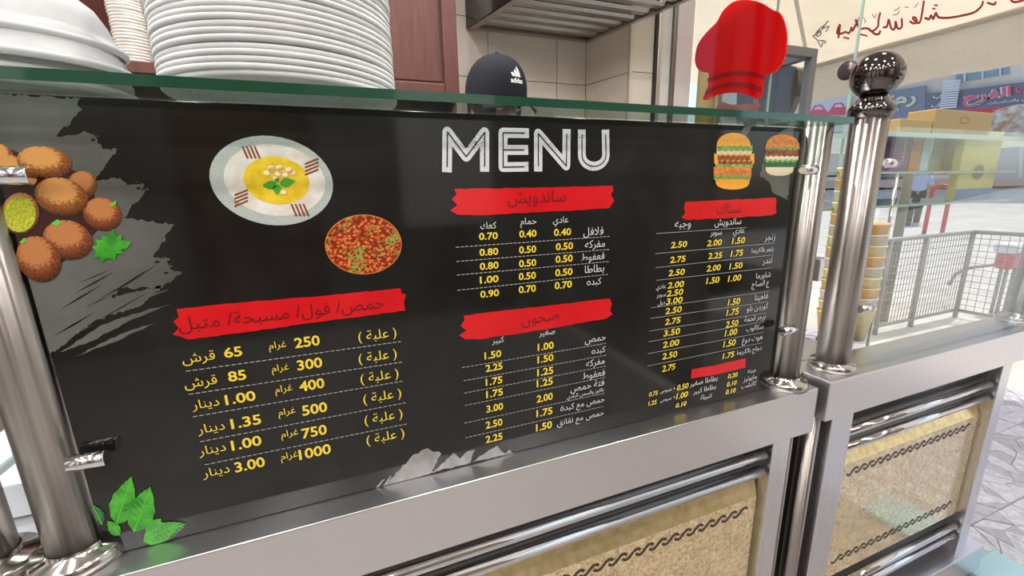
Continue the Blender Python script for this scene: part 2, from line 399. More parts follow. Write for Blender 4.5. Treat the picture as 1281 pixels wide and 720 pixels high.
struct(MB().bbox(xpx(839), ye-.012, 0, xpx(843.5), ye+.03, 2.9).build('window_frame', mat('grey_brown_aluminium', (.20,.18,.16), .35, .8)))
slab('wall_right_column', xpx(843.5), ye+.03, 0, xpx(865, ye+.03), ye+.16, 2.9, M['plaster'])
# lintel above the open shop front
slab('wall_right_lintel', 1.86, -3.6, 2.62, 1.95, 1.4, 2.9, M['plaster'])
slab('wall_right_far', 1.86, -3.6, 0, 1.95, -1.3, 2.62, M['wallroom'])

# shop front glass in three tall panes
XG = 1.93
def ygl(px, py=80): return at(px, py, 0, XG).y
edges = [ygl(866), ygl(965), ygl(1068), ygl(1281)-.4]
wg = thing('glass_window', '', ''); del wg['label']; del wg['category']; wg.name = 'window_1'; struct(wg)
for i in range(2):
    mb = MB(); mb.box(XG, edges[i+1]+.002, .9, XG+.008, edges[i]-.002, 2.6); mb.build('pane', M['glass'], wg)
for i in (1, 2):
    mb = MB(); mb.box(XG-.001, edges[i]-.003, .9, XG+.009, edges[i]+.003, 2.6); mb.build('pane_edge', M['glassedge2'], wg)
MB().bbox(XG-.03, edges[2], .8, XG+.03, edges[0], .9, .004).build('window_sill', M['steel'], wg)

for i, (x0, x1) in enumerate(((-2.7,-1.9),(-1.2,-.2),(.5,1.4))):  # unseen panels added behind the camera to be reflected in the posts
    w_ = struct(MB().bbox(x0, -3.6, .9 if i != 1 else 0, x1, -3.57, 2.2, .004).build(f'door_{i+1}', M['wood'] if i == 1 else mat('pale_added_panel', (.62,.60,.58), .4)))
for i, y0_ in enumerate((-3.0, -1.6, -.2)): struct(MB().bbox(-3.2, y0_, .2, -3.17, y0_+.7, 2.2, .004).build('added_side_panel', mat('cream_added_panel', (.6,.56,.5), .4)))  # more unseen panels, added on the left wall for the post reflections
# ceiling lamps (out of view; their rows show in the steel ball)
lampm = mat('lamp_glow', (1,1,1), .5, emit=(1,.96,.9), estr=16.0)
def downlight(x, y, lab, power):
    t = thing('ceiling_lamp', lab, 'lamp', (x, y, 2.9), 'ceiling lamps of the shop')
    MB().lathe([(.10,0),(.10,-.015),(.085,-.02),(.085,-.005)], n=24, cap=False).build('lamp_ring', M['chrome2'], t)
    MB().lathe([(0,-.012),(.085,-.012)], n=24, cap=False).build('diffuser', lampm, t)
    ld = bpy.data.lights.new('lamp_light', 'AREA'); ld.shape = 'DISK'; ld.size = .17; ld.energy = power; ld.color = (1,.965,.94)
    lo = bpy.data.objects.new('lamp_light', ld); COL.objects.link(lo); lo.parent = t; lo.location = (0,0,-.03)
rows = {'nearest the counter': .0, 'next to the counter row': -1.0, 'in the middle row': -2.0, 'by the front wall': -3.0}
for rn, y in rows.items():
    for i, x in enumerate((-2.6, -1.6, -.6, .4, 1.4)):
        downlight(x, y, f'round recessed ceiling lamp {rn}, {ordinal(i+1)} from the left wall', LAMP_POWER)
for i, x in enumerate((-1.6, -.3, .95)):  # unseen lamps added to brighten the kitchen tiles
    downlight(x, .95, f'added unseen round ceiling lamp over the kitchen, {ordinal(i+1)} from the left wall', LAMP_POWER*3.2)

# ================================================================== COUNTER WITH THE MENU
ZT = .82; YF = -.039
c1 = thing('service_counter', 'long brushed steel counter carrying the black menu board, with gold panel below', 'counter', (.2, .2, 0))
c1.location = (0,0,0)
def P(mb, name, m, parent): return mb.build(name, m, parent)
P(MB().bbox(-1.3, YF, .722, .85, .62, ZT, .0015), 'countertop', M['steel'], c1)
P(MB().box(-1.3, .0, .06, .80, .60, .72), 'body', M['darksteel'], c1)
P(MB().bbox(.752, -.030, 0, .800, .02, .722, .001), 'leg', M['steel_v'], c1)
P(MB().bbox(-1.28, -.030, 0, -1.23, .02, .722, .001), 'leg', M['steel_v'], c1)
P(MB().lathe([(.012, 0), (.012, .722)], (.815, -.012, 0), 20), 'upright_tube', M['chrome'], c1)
for z in (.684, .646): P(MB().lathe([(.0105, -1.22), (.0105, .745)], (0, -.016, z), 20, 'x'), 'rail_tube', M['chrome2'], c1)
for z in (.205, .17): P(MB().lathe([(.0105, -1.22), (.0105, .745)], (0, -.016, z), 20, 'x'), 'rail_tube', M['chrome2'], c1)
P(MB().bbox(-1.3, -.05, .05, .84, .3, .135, .002), 'plinth', M['steel'], c1)
def gold_panel(parent, x0, x1, z0, z1):
    b = .034; bs = .007; y0, y1 = -.002, -.016
    mb = MB(); vs = [(x0,y0,z0),(x1,y0,z0),(x1,y0,z1),(x0,y0,z1),(x0+bs,y1,z0+b*.4),(x1-bs,y1,z0+b*.4),(x1-bs,y1,z1-b),(x0+bs,y1,z1-b)]
    mb.add(vs, [(4,5,6,7)]); mb.cur = 1; mb.add(vs, [(0,1,5,4),(1,2,6,5),(2,3,7,6),(3,0,4,7)])
    g = mb.build('gold_panel', [M['gold'], M['goldbevel']], parent)
    g['label'] = 'mottled gold panel with bevelled edge'
    pitch = .030; yy = y1-.0006
    def link_at(ch, cx, cz, vert=False):
        pts = []
        for i in range(9):
            t = -1 + 2*i/8; u = t*pitch*.66; v = .0078*math.sin(t*math.pi/1.15)
            pts.append((cx+u, cz+v) if not vert else (cx+v, cz+u))
        stroke(ch, pts, .0054, lambda u, v: (u, yy, v))
    n = int((x1-x0-2*b-.02)/pitch)
    for zc in (z1-b-.026, z0+b+.026):
        ch = MB()
        for i in range(n): link_at(ch, x0+b+.02+(i+.5)*pitch, zc)
        ch.build('chain_ornament', M['chain'], g)
    return g
gold_panel(c1, -1.2, .748, .225, .620)

c2 = thing('display_counter', 'short brushed steel counter by the street with glass screen and gold panel', 'counter')
P(MB().bbox(.868, -.049, .745, 1.86, .008, .832, .0015), 'countertop', M['steel'], c2)
P(MB().bbox(.868, .010, .745, 1.86, .052, .829, .0015), 'rear_countertop', M['steel'], c2)
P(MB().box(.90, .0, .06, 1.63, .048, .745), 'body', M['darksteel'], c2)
P(MB().bbox(.915, -.036, 0, .985, .02, .746, .001), 'leg', M['steel_v'], c2)
P(MB().bbox(1.600, -.036, 0, 1.648, .02, .746, .001), 'leg', M['steel_v'], c2)
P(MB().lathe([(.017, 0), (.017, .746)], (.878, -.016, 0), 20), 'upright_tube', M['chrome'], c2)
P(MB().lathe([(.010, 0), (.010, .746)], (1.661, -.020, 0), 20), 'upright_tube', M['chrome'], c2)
for z in (.676, .636, .222, .188): P(MB().lathe([(.0105, .985), (.0105, 1.590)], (0, -.020, z), 20, 'x'), 'rail_tube', M['chrome2'], c2)
P(MB().bbox(.86, -.054, .05, 1.715, .05, .135, .002), 'plinth', M['steel'], c2)
gold_panel(c2, .988, 1.597, .245, .615)

# ------------------------------------------------------------------ posts
def flange(t, r=.043):
    MB().lathe([(r*.2,0),(r,0),(r,.010),(r*.93,.016),(r*.66,.018),(r*.62,.024)], n=40, cap=False).build('base_flange', M['flange'], t)
def pin(t, z, dx, y=-.012):
    mb = MB(); x = .024 if dx > 0 else -.024; e = x + (.032 if dx > 0 else -.032)
    lo, hi = min(x, e), max(x, e)
    mb.lathe([(.0065,lo),(.0085,lo+.001),(.0085,hi-.001),(.0070,hi)], (0, y, z), 20, 'x'); mb.build('panel_clip', M['standoff'], t)
def post(x, y, z, h, label, clips=(), r=.0255):
    t = thing('post', label, 'post', (x, y, z))
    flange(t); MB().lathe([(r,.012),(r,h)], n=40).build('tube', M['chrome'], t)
    for (cz, dx) in clips: pin(t, cz-z, dx, -.024)
    return t
post(-.322, .010, ZT, 1.3165-ZT, 'polished steel post at the left end of the menu board', [(1.243,1),(.950,1)])
post(.800, .000, ZT, 1.3165-ZT, 'polished steel post at the right end of the menu board', [(1.243,-1),(.950,-1)])
pc = at(8, 698, 2, .83)
post(pc.x-.012, pc.y-.004, ZT, 1.3165-ZT, 'steel post left of the menu board with only its base flange in view', [])
bp = post(.944, .000, .832, .505, 'tall steel post topped with a dark mirror ball', [(1.255,1),(.965,1)], r=.030)
bz = .505
MB().lathe([(.030,bz),(.033,bz+.002),(.037,bz+.010),(.0375,bz+.017),(.032,bz+.026),(.026,bz+.030),(.0255,bz+.034),(.0225,bz+.036),(.021,bz+.042)], n=40).build('ball_collar', M['ballsteel'], bp)
prof = [(.021, bz+.041)] + [(.041*math.sin(a), bz+.076-.041*math.cos(a)) for a in [math.radians(31+k*149/22) for k in range(23)]]
MB().lathe(prof, n=48, cap=False).build('ball', M['ballsteel'], bp)
p3 = at(1267, 398, 2, .832)
post(1.735, .002, .832, .505, 'steel post at the street end of the counter', [(.975,-1),(1.255,-1)])

# ------------------------------------------------------------------ glass shelf over the board
mb = MB(); x0, x1, y0, y1, z0, z1 = -1.3, .808, -.056, .27, 1.3165, 1.3265
vs = [(x, y, z) for x in (x0, x1) for y in (y0, y1) for z in (z0, z1)]
mb.add(vs, [(0,2,6,4),(1,5,7,3)]); mb.cur = 1; mb.add(vs, [(0,1,3,2),(4,6,7,5),(0,4,5,1),(2,3,7,6)])
tag(mb.build('glass_shelf', [M['shelfglass'], M['glassedge']]), 'long glass shelf with green edge lying above the menu board', 'shelf')

# ================================================================== MENU BOARD
board_t = thing('menu_board', 'glossy black menu board with white, yellow and red Arabic price lists', 'menu board')
MB().bbox(-.2955, 0, ZT+.0005, .768, .0055, 1.3155, .0008).build('board', M['board'], board_t)
def lay(k): return -.0004*k
def onb(k):
    y = lay(k); return lambda u, v: (u, y, v)
def pp(px, py): q = at(px, py, 1, 0.); return (max(-.2955, q.x), min(1.3154, max(ZT+.0006, q.z)))
def poly(name, pts, k, m, parent=board_t, raw=False):
    P_ = pts if raw else [pp(*p) for p in pts]
    me = bpy.data.meshes.new(name); bm = bmesh.new()
    vs = [bm.verts.new((u, lay(k), v)) for u, v in P_]; f = bm.faces.new(vs)
    bm.normal_update(); 
    if f.normal.y > 0: f.normal_flip()
    bmesh.ops.triangulate(bm, faces=[f]); bm.to_mesh(me); bm.free(); me.materials.append(m)
    return link(name, me, parent)
def ragged(pts, amp=.8, step=5, seed=1):
    """outline in pixels with a torn brush edge"""
    rnd = random.Random(seed); out = []
    for i, a in enumerate(pts):
        b = pts[(i+1) % len(pts)]; d = math.dist(a, b); n = max(1, int(d/step))
        for j in range(n):
            t = j/n; out.append((a[0]+(b[0]-a[0])*t + (rnd.uniform(-amp, amp) if j else 0), a[1]+(b[1]-a[1])*t + (rnd.uniform(-amp, amp) if j else 0)))
    return out
def wm(cx, cy, w): return abs(pp(cx+w/2, cy)[0]-pp(cx-w/2, cy)[0])
def T(s, cx, cy, w, m='p_white', name='lettering', k=3, parent=board_t, bold=0., slant=0., h=None):
    u0, v0 = pp(cx, cy); y = lay(k)
    return lettering(s, wm(cx, cy, w), lambda u, v: (u0+u, y, v0+v), M[m], parent, name, bold, 1., h, slant)
def price(s, cx, cy, w, h=9., slant=0.):
    hm = abs(pp(cx, cy-h/2)[1]-pp(cx, cy+h/2)[1]); return T(s, cx, cy, w, 'p_yellow', 'price', bold=.022, slant=slant, h=hm)
def rule(p, q, dashed, w=.0009):
    a, b = Vector(pp(*p)), Vector(pp(*q)); mb = MB(); y = lay(2.5)
    if dashed:
        L_ = (b-a).length; n = int(L_/.0062)
        for i in range(n): stroke(mb, [a+(b-a)*(i/n), a+(b-a)*((i+.72)/n)], w, lambda u, v: (u, y, v), False)
    else: stroke(mb, [a, b], w, lambda u, v: (u, y, v), False)
    mb.build('rule_line', M['p_dash'], board_t)

# grey brush strokes printed at the left, at the bottom and by the burgers
br = 'brush_stroke'
poly(br, ragged([(-15,117),(101,123),(97,132),(104,136),(71,170),(98,168),(105,163),(121,172),(128,186),(146,188),(118,227),(150,222),(160,232),(181,230),(180,242),(154,272),(180,275),(218,281),(192,322),(206,323),(213,336),(228,341),(200,360),(150,360),(140,372),(205,356),(180,380),(120,400),(60,445),(40,440),(-15,470)], 2.0, 3.5, 3), 1, M['p_brush'])
for qi, q in enumerate([[(58,420),(120,388),(165,375),(212,362),(150,386),(110,405)], [(75,440),(130,405),(190,385),(215,380),(160,402),(118,425)], [(90,447),(150,418),(196,402),(150,425)]]):
    poly(br, ragged(q, .9, 6, 5), 1.1+qi*.1, M['p_brush'])
poly(br, ragged([(480,609),(515,570),(535,560),(552,567),(540,588),(545,591)], 1.4, 4, 9), 1, M['p_brush2'])
poly(br, ragged([(541,590),(568,566),(575,573),(582,566),(594,562),(589,577),(586,579)], 1.0, 4, 11), 1, M['p_brush2'])
poly(br, ragged([(590,578),(612,562),(622,557),(632,567),(637,562),(642,566),(640,567)], 1.0, 4, 12), 1, M['p_brush2'])
for i in range(7):
    poly(br, [(470+i*9,612-i*2),(478+i*9,600-i*4),(482+i*8,598-i*4),(474+i*9,611-i*2)], .9, M['p_brush2'])
poly(br, ragged([(950,221),(957,190),(975,166),(992,158),(990,205),(985,250),(975,245),(965,239),(962,228),(955,222)], 1.2, 4, 14), 1, M['p_brush'])
poly(br, ragged([(926,165),(932,158),(940,157),(934,170),(929,172)], .7, 3, 15), 1, M['p_brush'])

rb = random.Random(8)
for i in range(16):
    x, y, L_ = rb.uniform(60,160), rb.uniform(345,425), rb.uniform(30,75); sl = rb.uniform(-.62,-.42); w_ = rb.uniform(.6,1.6)
    poly(br, [(x,y),(x+L_*.5,y+L_*.5*sl-w_),(x+L_,y+L_*sl),(x+L_*.5,y+L_*.5*sl+w_)], 1.2+i*.01, M['board'] if i % 3 else M['p_brush'])
for i in range(22):
    x, y = rb.choice([(120,172),(135,186),(170,232),(180,240),(200,322),(212,336)]); x += rb.uniform(-8,8); y += rb.uniform(-5,5); w_ = rb.uniform(1,3)
    poly(br, [(x,y),(x+w_*2,y-w_*.5),(x+w_*2.6,y+w_*.6),(x+w_*.5,y+w_)], 1.4+i*.005, M['board'] if i % 2 else M['p_brush'])
# falafel picture
disc_me = bpy.data.meshes.new('disc')
disc_me.from_pydata([(math.cos(2*math.pi*k/40), 0, math.sin(2*math.pi*k/40)) for k in range(40)], [], [tuple(range(40))])
disc_cache = {}
def disc(name, cx, cy, rx, ry, k, m, rot=0., parent=board_t):
    if m not in disc_cache:
        me = disc_me.copy(); me.name = 'disc'; me.materials.append(M[m]); disc_cache[m] = me
    o = link(name, disc_cache[m], parent); u, v = pp(cx, cy); ux = wm(cx, cy, 2*rx)/2; vz = abs(pp(cx, cy-ry)[1]-pp(cx, cy+ry)[1])/2
    o.location = (u, lay(k), v); o.scale = (ux, 1, vz); o.rotation_euler = (0, rot, 0); return o
fal = [(3,193,17,13,0,'p_falafel'),(14,214,23,21,.2,'p_falafel'),(103,232,18,19,.5,'p_falafel2'),(57,203,34,20,.05,'p_falafel'),(129,268,24,21,.3,'p_falafel2'),
       (78,246,33,24,.15,'p_falafel'),(86,300,31,25,.2,'p_falafel2'),(27,267,31,27,.35,'p_falafel'),(50,324,34,29,.1,'p_falafel2')]
poly('falafel_backdrop', [(-12,190),(8,184),(45,200),(110,218),(120,250),(125,285),(95,318),(50,345),(0,330),(-10,240)], 1.3, pr('print_brown_gap', (.035,.010,.005)))
for i, (x, y, rx, ry, rot, m) in enumerate(fal): disc('falafel_picture', x, y, rx, ry, 1.5+i*.2, m, rot)
disc('falafel_filling', 26, 268, 26, 23, 3.3, 'p_falgreen', .35)
pars = [(0,0),(7,-2),(4,-9),(12,-8),(12,-16),(19,-12),(26,-22),(30,-12),(38,-15),(36,-8),(49,-6),(44,2),(36,4),(40,9),(30,9),(29,17),(19,14),(12,20),(9,13),(1,14),(5,6)]
poly('parsley_picture', [(116+x, 308+y) for x, y in pars], 3.6, M['p_leaf'])
poly('parsley_picture', [(137,257),(146,250),(146,255),(141,258)], 3.6, M['p_leaf2']); poly('parsley_picture', [(65,279),(73,274),(78,277),(73,283)], 3.6, M['p_leaf2'])
poly('parsley_picture', [(25,303),(32,297),(35,300),(30,304)], 3.9, M['p_leaf2'])
# leaves at the bottom left
def leaf(cx, cy, tx, ty, w, m='p_leaf', k=2.):
    """printed serrated leaf from base pixel to tip pixel"""
    a, b = Vector((cx, cy)), Vector((tx, ty)); d = b-a; n = Vector((-d.y, d.x)).normalized(); L_, R_ = [], []
    N = 9
    for i in range(N+1):
        t = i/N; ww = w*math.sin(math.pi*min(1, t**.75))*(1+.13*(i % 2)); L_.append(a+d*t+n*ww); R_.append(a+d*t-n*ww)
    poly('leaf_picture', [tuple(p) for p in L_] + [tuple(p) for p in R_[::-1][1:-1]], k, M[m])
    mb = MB(); f = onb(k+.3); stroke(mb, [pp(*a), pp(*(a+d*.93))], .0010, f, False)
    for i in range(2, 8):
        t = i/9
        for s_ in (1, -1): stroke(mb, [pp(*(a+d*t)), pp(*(a+d*(t+.10)+n*s_*w*.75*math.sin(math.pi*t**.75)))], .0006, f, False)
    mb.build('leaf_vein', M['p_leaf2'], board_t)
leaf(128,655,112,628,9,'p_leafd'); leaf(146,655,165,595,15); leaf(168,664,189,607,16,'p_leaf',2.4); leaf(185,668,202,647,9,'p_leaf',2.8); leaf(180,676,226,652,12,'p_leaf',3.2); leaf(192,672,234,653,9,'p_leafd',2.6); leaf(150,668,135,650,7,'p_leaf',2.7)

# hummus plate and bean stew pictures
disc('plate_picture', 343, 227, 76.5, 56, 1.2, 'p_rim', .08); disc('hummus_picture', 346, 226, 63, 45, 1.6, 'p_hummus', .08); disc('oil_picture', 347, 226, 41, 30, 2.0, 'p_oil', .05)
for x, y in ((334,217),(341,213),(350,210),(348,218),(357,219),(366,216),(352,213),(346,224),(355,241),(340,211),(362,213)): disc('chickpea_picture', x, y, 5, 4, 2.4, 'p_pea')
for x, y, tx, ty, w in ((347,231,328,232,5),(350,230,370,226,5.5),(347,230,347,244,5),(345,228,349,222,3)): leaf(x, y, tx, ty, w, 'p_leaf', 2.8)
for x, y, s_ in ((314,191,1),(390,208,-1),(302,247,-1),(375,263,1)):
    for i in range(4):
        q = -7.5+i*5
        if s_ > 0: pts = [(x+q-4,y-8),(x+q-2,y-8.5),(x+q+5,y+7),(x+q+2.5,y+7.5)]
        else: pts = [(x-9,y+q*.9+3),(x+8,y+q*.9-4),(x+9,y+q*.9-2),(x-8,y+q*.9+5)]
        poly('paprika_picture', pts, 2.2, M['p_brown'])
disc('bowl_picture', 456, 306, 48, 37.5, 1.2, 'p_tomato'); disc('stew_picture', 456, 306, 47, 36.5, 1.6, 'p_stew')
# burgers
def burger(layers):
    for i, (kind, y0, y1, xa, xb, m) in enumerate(layers):
        k = 1.3+i*.25
        if kind == 'dome': pts = [(xa+(xb-xa)*(.5-.5*math.cos(math.pi*j/12)), y1-(y1-y0)*math.sin(math.pi*j/12)**.7) for j in range(13)]
        elif kind == 'bowl': pts = [(xa+(xb-xa)*(.5-.5*math.cos(math.pi*j/12)), y0+(y1-y0)*math.sin(math.pi*j/12)**.6) for j in range(13)]
        else:
            n = 12; pts = [(xa+(xb-xa)*j/n, y0+(1.3 if j % 2 else -.6)) for j in range(n+1)] + [(xb-(xb-xa)*j/n, y1+(1.6 if j % 2 else -.8)) for j in range(n+1)]
        poly('burger_picture', pts, k, M[m])
burger([('dome',166,186,896,939,'p_cheese'),('band',182,190,896,941,'p_lettuce'),('band',188,193,896,940,'p_cream'),('band',192,205,893,943,'p_cheese'),('band',194,200,897,938,'p_patty'),
        ('band',201,208,898,940,'p_patty'),('band',205,210,894,941,'p_lettuce'),('band',209,222,892,939,'p_tomato'),('band',219,225,892,938,'p_lettuce'),('bowl',224,237,894,937,'p_cheese')])
burger([('dome',168,187,957,1000,'p_tomato'),('band',184,189,959,998,'p_lettuce'),('band',187,196,958,998,'p_patty'),('band',195,200,957,998,'p_cream'),('band',199,204,957,996,'p_lettuce'),('band',202,210,956,995,'p_leafd'),('bowl',209,220,957,992,'p_cream')])
for (cx, cy, w, h_) in ((917,170,36,12),(979,173,34,12)):
    mb = MB(); rnd = random.Random(4)
    for i in range(26):
        a_ = rnd.uniform(0, math.pi*2); r_ = rnd.random()**.5; u, v = pp(cx+math.cos(a_)*r_*w/2, cy+math.sin(a_)*r_*h_/2+4); stroke(mb, [(u-.0008, v),(u+.0008, v+.0003)], .0008, onb(4.4), False)
    mb.build('sesame_picture', M['p_cream'], board_t)

# red brush banners
def banner(pts, s, cx, cy, w, seed):
    o = poly('red_banner', ragged(pts, .5, 7, seed), 1.6, M['p_red'])
    if s: T(s, cx, cy, w, 'p_maroon', 'heading', 2.6, o, .004)
banner([(221,386),(300,378),(400,370),(501,360),(502,366),(508,368),(505,377),(507,388),(400,402),(300,416),(236,424),(216,418),(224,410),(217,402),(224,396)], 'حمص/ فول/ مسبحة/ متبل', 361.4, 392.5, 258, 21)
banner([(568,236),(640,235),(766,232),(767,238),(764,243),(768,251),(762,260),(700,264),(600,269),(572,268),(563,263),(572,256),(565,249),(571,243)], 'ساندويش', 672, 248, 73, 22)
banner([(580,394),(640,387),(763,373),(765,380),(763,388),(766,393),(758,398),(690,410),(600,424),(582,424),(574,419),(583,413),(576,407),(581,400)], 'صحون', 675.8, 400.3, 47, 23)
banner([(857,252),(900,250),(970,247),(971,252),(970,258),(971,266),(965,269),(900,273),(860,275),(852,272),(857,266),(855,260)], 'سناك', 911.7, 260.1, 30, 24)
banner([(865,461.5),(900,455),(932.5,447.5),(932,459),(900,467),(864,473)], '', 0, 0, 0, 25)

# MENU title
def letter(paths):
    tit = MB(); tin = MB(); w = .00625; c = 0
    for pth in paths:
        q = [Vector(pp(*p)) for p in pth]; e0 = (q[0]-q[1]).normalized()*w; e1 = (q[-1]-q[-2]).normalized()*w
        stroke(tit, [q[0]+e0]+q+[q[-1]+e1], w*2, onb(2), True, c); stroke(tin, q, .0016, onb(3.4), True, c); c += 25
    o = tit.build('title_letter', M['p_menu'], board_t); tin.build('letter_inline', M['p_black'], o)
letter([[(559,209),(559.5,165),(583,196),(606,165.5),(606,208.5)]])
letter([[(656,166.5),(629,166),(629,209),(655.5,208.5)], [(629,187.5),(655,187.5)]])
letter([[(673,208.5),(673,167),(708,207.5),(708.5,167.5)]])
letter([[(727.5,168)] + [(742.5-15*math.cos(math.pi*j/10), 194+14*math.sin(math.pi*j/10)) for j in range(11)] + [(757,168)]])
# sandwiches
T('كعك',610.7,281.7,20); T('حمام',660.7,278.3,20); T('عادي',701,276.7,19)
for s_, x, y, w in (('فلافل',742,290.3,25),('مفركه',744,306,25),('فعفوط',741.3,321.7,29),('بطاطا',743.3,336.7,24),('كبده',742.7,352.7,18)): T(s_, x, y, w, name='item_name')
for s_, x, y in (('0.40',703.3,290),('0.40',660,292),('0.50',705.7,307.7),('0.50',659.7,311.7),('0.50',705.3,323.3),('0.50',659.7,328.7),('0.50',705,340),('0.50',659.3,344.7),('0.70',704.3,356),('0.70',659.3,361)): price(s_, x, y, 21.5)
for s_, x, y in (('0.70',610.7,295),('0.80',611.3,314.7),('0.80',611.7,332),('1.00',611.7,349),('0.90',612.3,366.7)): price(s_, x, y, 23.5)
for p_, q_ in (((570,309),(763.3,295.3)),((570.7,326.7),(762.7,311.7)),((571.3,343.7),(762.3,326.7)),((572,362.7),(761.3,342.7))): rule(p_, q_, True)
# dishes
T('كبير',622.7,425.7,15); T('صغير',684,416.3,20)
for s_, x, y, w in (('حمص',744.4,425.7,26),('كبده',748.2,438.2,17),('مفركه',744.4,453.4,23),('فعفوط',742.4,468.6,28),('فتة حمص',734.5,482.6,42),('باللوز والسمن البلدي',732.2,492.4,46),('حمص مع كبدة',728.7,505.9,55),('حمص مع نقانق',726.3,523.4,58)): T(s_, x, y, w, name='item_name')
for s_, x, y in (('1.00',682.3,432.4),('1.50',682,447.8),('1.25',681.7,463.9),('1.25',681.1,477.6),('2.00',681.1,496.6),('1.75',680.8,514.7),('1.50',680.2,532.2)): price(s_, x, y, 20)
for s_, x, y in (('1.50',616.3,442.9),('2.25',617.8,458.6),('1.75',617.8,475.8),('1.75',618.4,491),('3.00',618.7,509.1),('2.50',617.8,529),('2.25',617.8,546.8)): price(s_, x, y, 21)
for p_, q_ in (((578,459.2),(759,428.6)),((579.8,475.6),(759,443.5)),((580.4,491),(758.4,457.2)),((581.3,506.5),(757.8,470.9)),((581,528.4),(756.7,491)),((581.9,546.8),(755.5,507.4))): rule(p_, q_, True)
# hummus by weight
for x, y in ((472.3,419),(472.7,445.8),(475,470.7),(478.5,495.6),(480,521.6),(482.4,546.1)): T('( علبة )', x, y, 48, 'p_yellow', 'item_name')
for s_, x, y in (('250',384.4,426.7),('300',387.5,454.4),('400',390.2,480.4),('500',393.7,510.4),('750',393.3,538.8)): price(s_, x, y, 32, 13)
price('1000', 394.1, 564, 41, 13)
for x, y in ((347.4,432.6),(350.9,461),(355.2,487),(359.1,515.4),(362.6,542.6),(362.2,570.3)): T('غرام', x, y, 22, 'p_yellow', 'item_name')
price('65', 291.8, 439.6, 23, 13); price('85', 296.8, 469.1, 23, 13)
for s_, x, y in (('1.00',301,496.7),('1.35',308,526.3),('1.00',308.5,553),('3.00',312.8,580)): price(s_, x, y, 39, 13)
for x, y in ((249,447.3),(251.7,478)): T('قرش', x, y, 42, 'p_yellow', 'item_name')
for x, y in ((257.6,504.9),(264.6,535.2),(266,562),(270.8,589.3)): T('دينار', x, y, 35, 'p_yellow', 'item_name')
for a_ in ((85,318,780,222),(94,392,783,288),(107,464,785,349),(130,544,795,418),(145,618,798,486)): rule((200+a_[0]/2.571,340+a_[1]/2.571),(200+a_[2]/2.571,340+a_[3]/2.571), True)
# snacks
T('وجبه',853.6,282,20); T('ساندويش',910.2,278.2,33); T('عادي',923.6,290,14); T('سوبر',895,292.8,14)
for s_, x, y, w in (('زنجر',962.4,297.7,13),('زنجر بالكريما',953.4,312.6,27),('تندر',959.2,326.9,12),('شاورما',954.4,344.5,18),('ع الصاج',950.9,355.6,22),('عادي',826.4,359.5,12),('سوبر',826.4,370,12),('دبل',826.9,378.8,9),
    ('فاهيتا',951.7,371.4,16),('كوردن بلو',947,384.6,26),('برجر لحمة',944,397.8,26),('سكالوب',943.8,410,21),('هوت دوغ',940.6,424.5,25),('دجاج بالكريما',936.9,438.7,30),
    ('جبنه',939.8,464,10),('بطاطا صغير',880,476.7,34),('+ صوص',834.8,487.8,18),('مايونيز',937.7,472.7,16),('بطاطا كبير',881,486.7,28),('+ صوص',834.8,498.9,18),('كاتشب',936.1,481,18),('تتبيلة',882.8,495.7,14)): T(s_, x, y, w, name='item_name')
for s_, x, y, w in (('1.50',923.3,300.6,16),('2.00',893.3,303.3,18),('2.50',849,305.6,20),('1.75',921.3,316.4,15),('2.25',894.2,319.3,17),('2.75',847.5,324,19),('1.50',920.1,332.1,16),('2.00',892.4,334.8,17),('2.50',846,340.3,20),
    ('1.00',918.5,347.4,16),('1.50',891.3,350.3,16),('2.00',845.1,355.6,20),('2.50',844,365.6,20),('3.00',843.3,375.6,20),('1.50',917.7,377,15),('2.50',842.2,387.5,20),('1.75',916,389.6,15),('2.75',841.2,401,19),
    ('2.50',915.3,404.4,15),('3.50',840.1,415,20),('1.00',914,415.2,15),('2.00',839,429.2,20),('1.50',912.1,428.7,15),('2.50',837.5,443.7,18),('1.75',910.8,443.7,14),('2.75',836.1,459.3,16),
    ('0.20',916.1,468.8,12),('0.50',853.6,483,14),('0.75',816.9,491.7,11),('0.10',914.8,479,12),('1.00',852.8,493.6,14),('1.25',815.8,503,10),('0.10',913.5,488.6,12),('0.10',851.5,505.2,13)): price(s_, x, y, w, 7.8 if w > 15.5 else (8 if w > 14.5 else (7 if w > 13.5 else 5.6)), slant=.12)
for p_, q_ in (((820.4,291.9),(933.5,284.3)),((819.2,317),(968.5,303.8)),((819.2,334.5),(967,318.4)),((820.3,350.3),(965.4,334.5)),((814.2,384.6),(962,363.8)),((813.2,397.8),(960.4,377)),((811.9,413.6),(958.3,391)),((811,427),(956.2,401.8)),((810,441.9),(954.4,415.2)),((809.2,457.4),(952.5,428.4))): rule(p_, q_, False, .0007)

# ================================================================== STACKS ON THE SHELF
ZS = 1.3268
def plate_mesh(r, h):
    mb = MB(); t = .0022
    mb.lathe([(0,0),(r*.72,0),(r*.90,h*.8),(r*.985,h-.001),(r*.998,h),(r,h+.002),(r*.998,h+.0044),(r*.985,h+.0050),(r*.90,h*.8+t),(r*.71,t),(0,t)], n=56, cap=False)
    return mb
pm = plate_mesh(.132, .011).build('foam_plate', M['foam'])
cxp, cyp = -.052, .098
rnd = random.Random(2); NP = 30; pitch = .0062
for i in range(NP):
    o = pm if i == 0 else pm.copy()
    if i: COL.objects.link(o)
    o.location = (cxp + rnd.uniform(-.0014,.0014), cyp + rnd.uniform(-.001,.001), ZS + i*pitch)
    o.rotation_euler = (rnd.uniform(-.006,.006) if i else 0, rnd.uniform(-.006,.006) if i else 0, 0)
    tag(o, f'round white foam plate, {ordinal(i+1)} from bottom of the tall shelf stack', 'plate', 'foam plates stacked on the glass shelf')
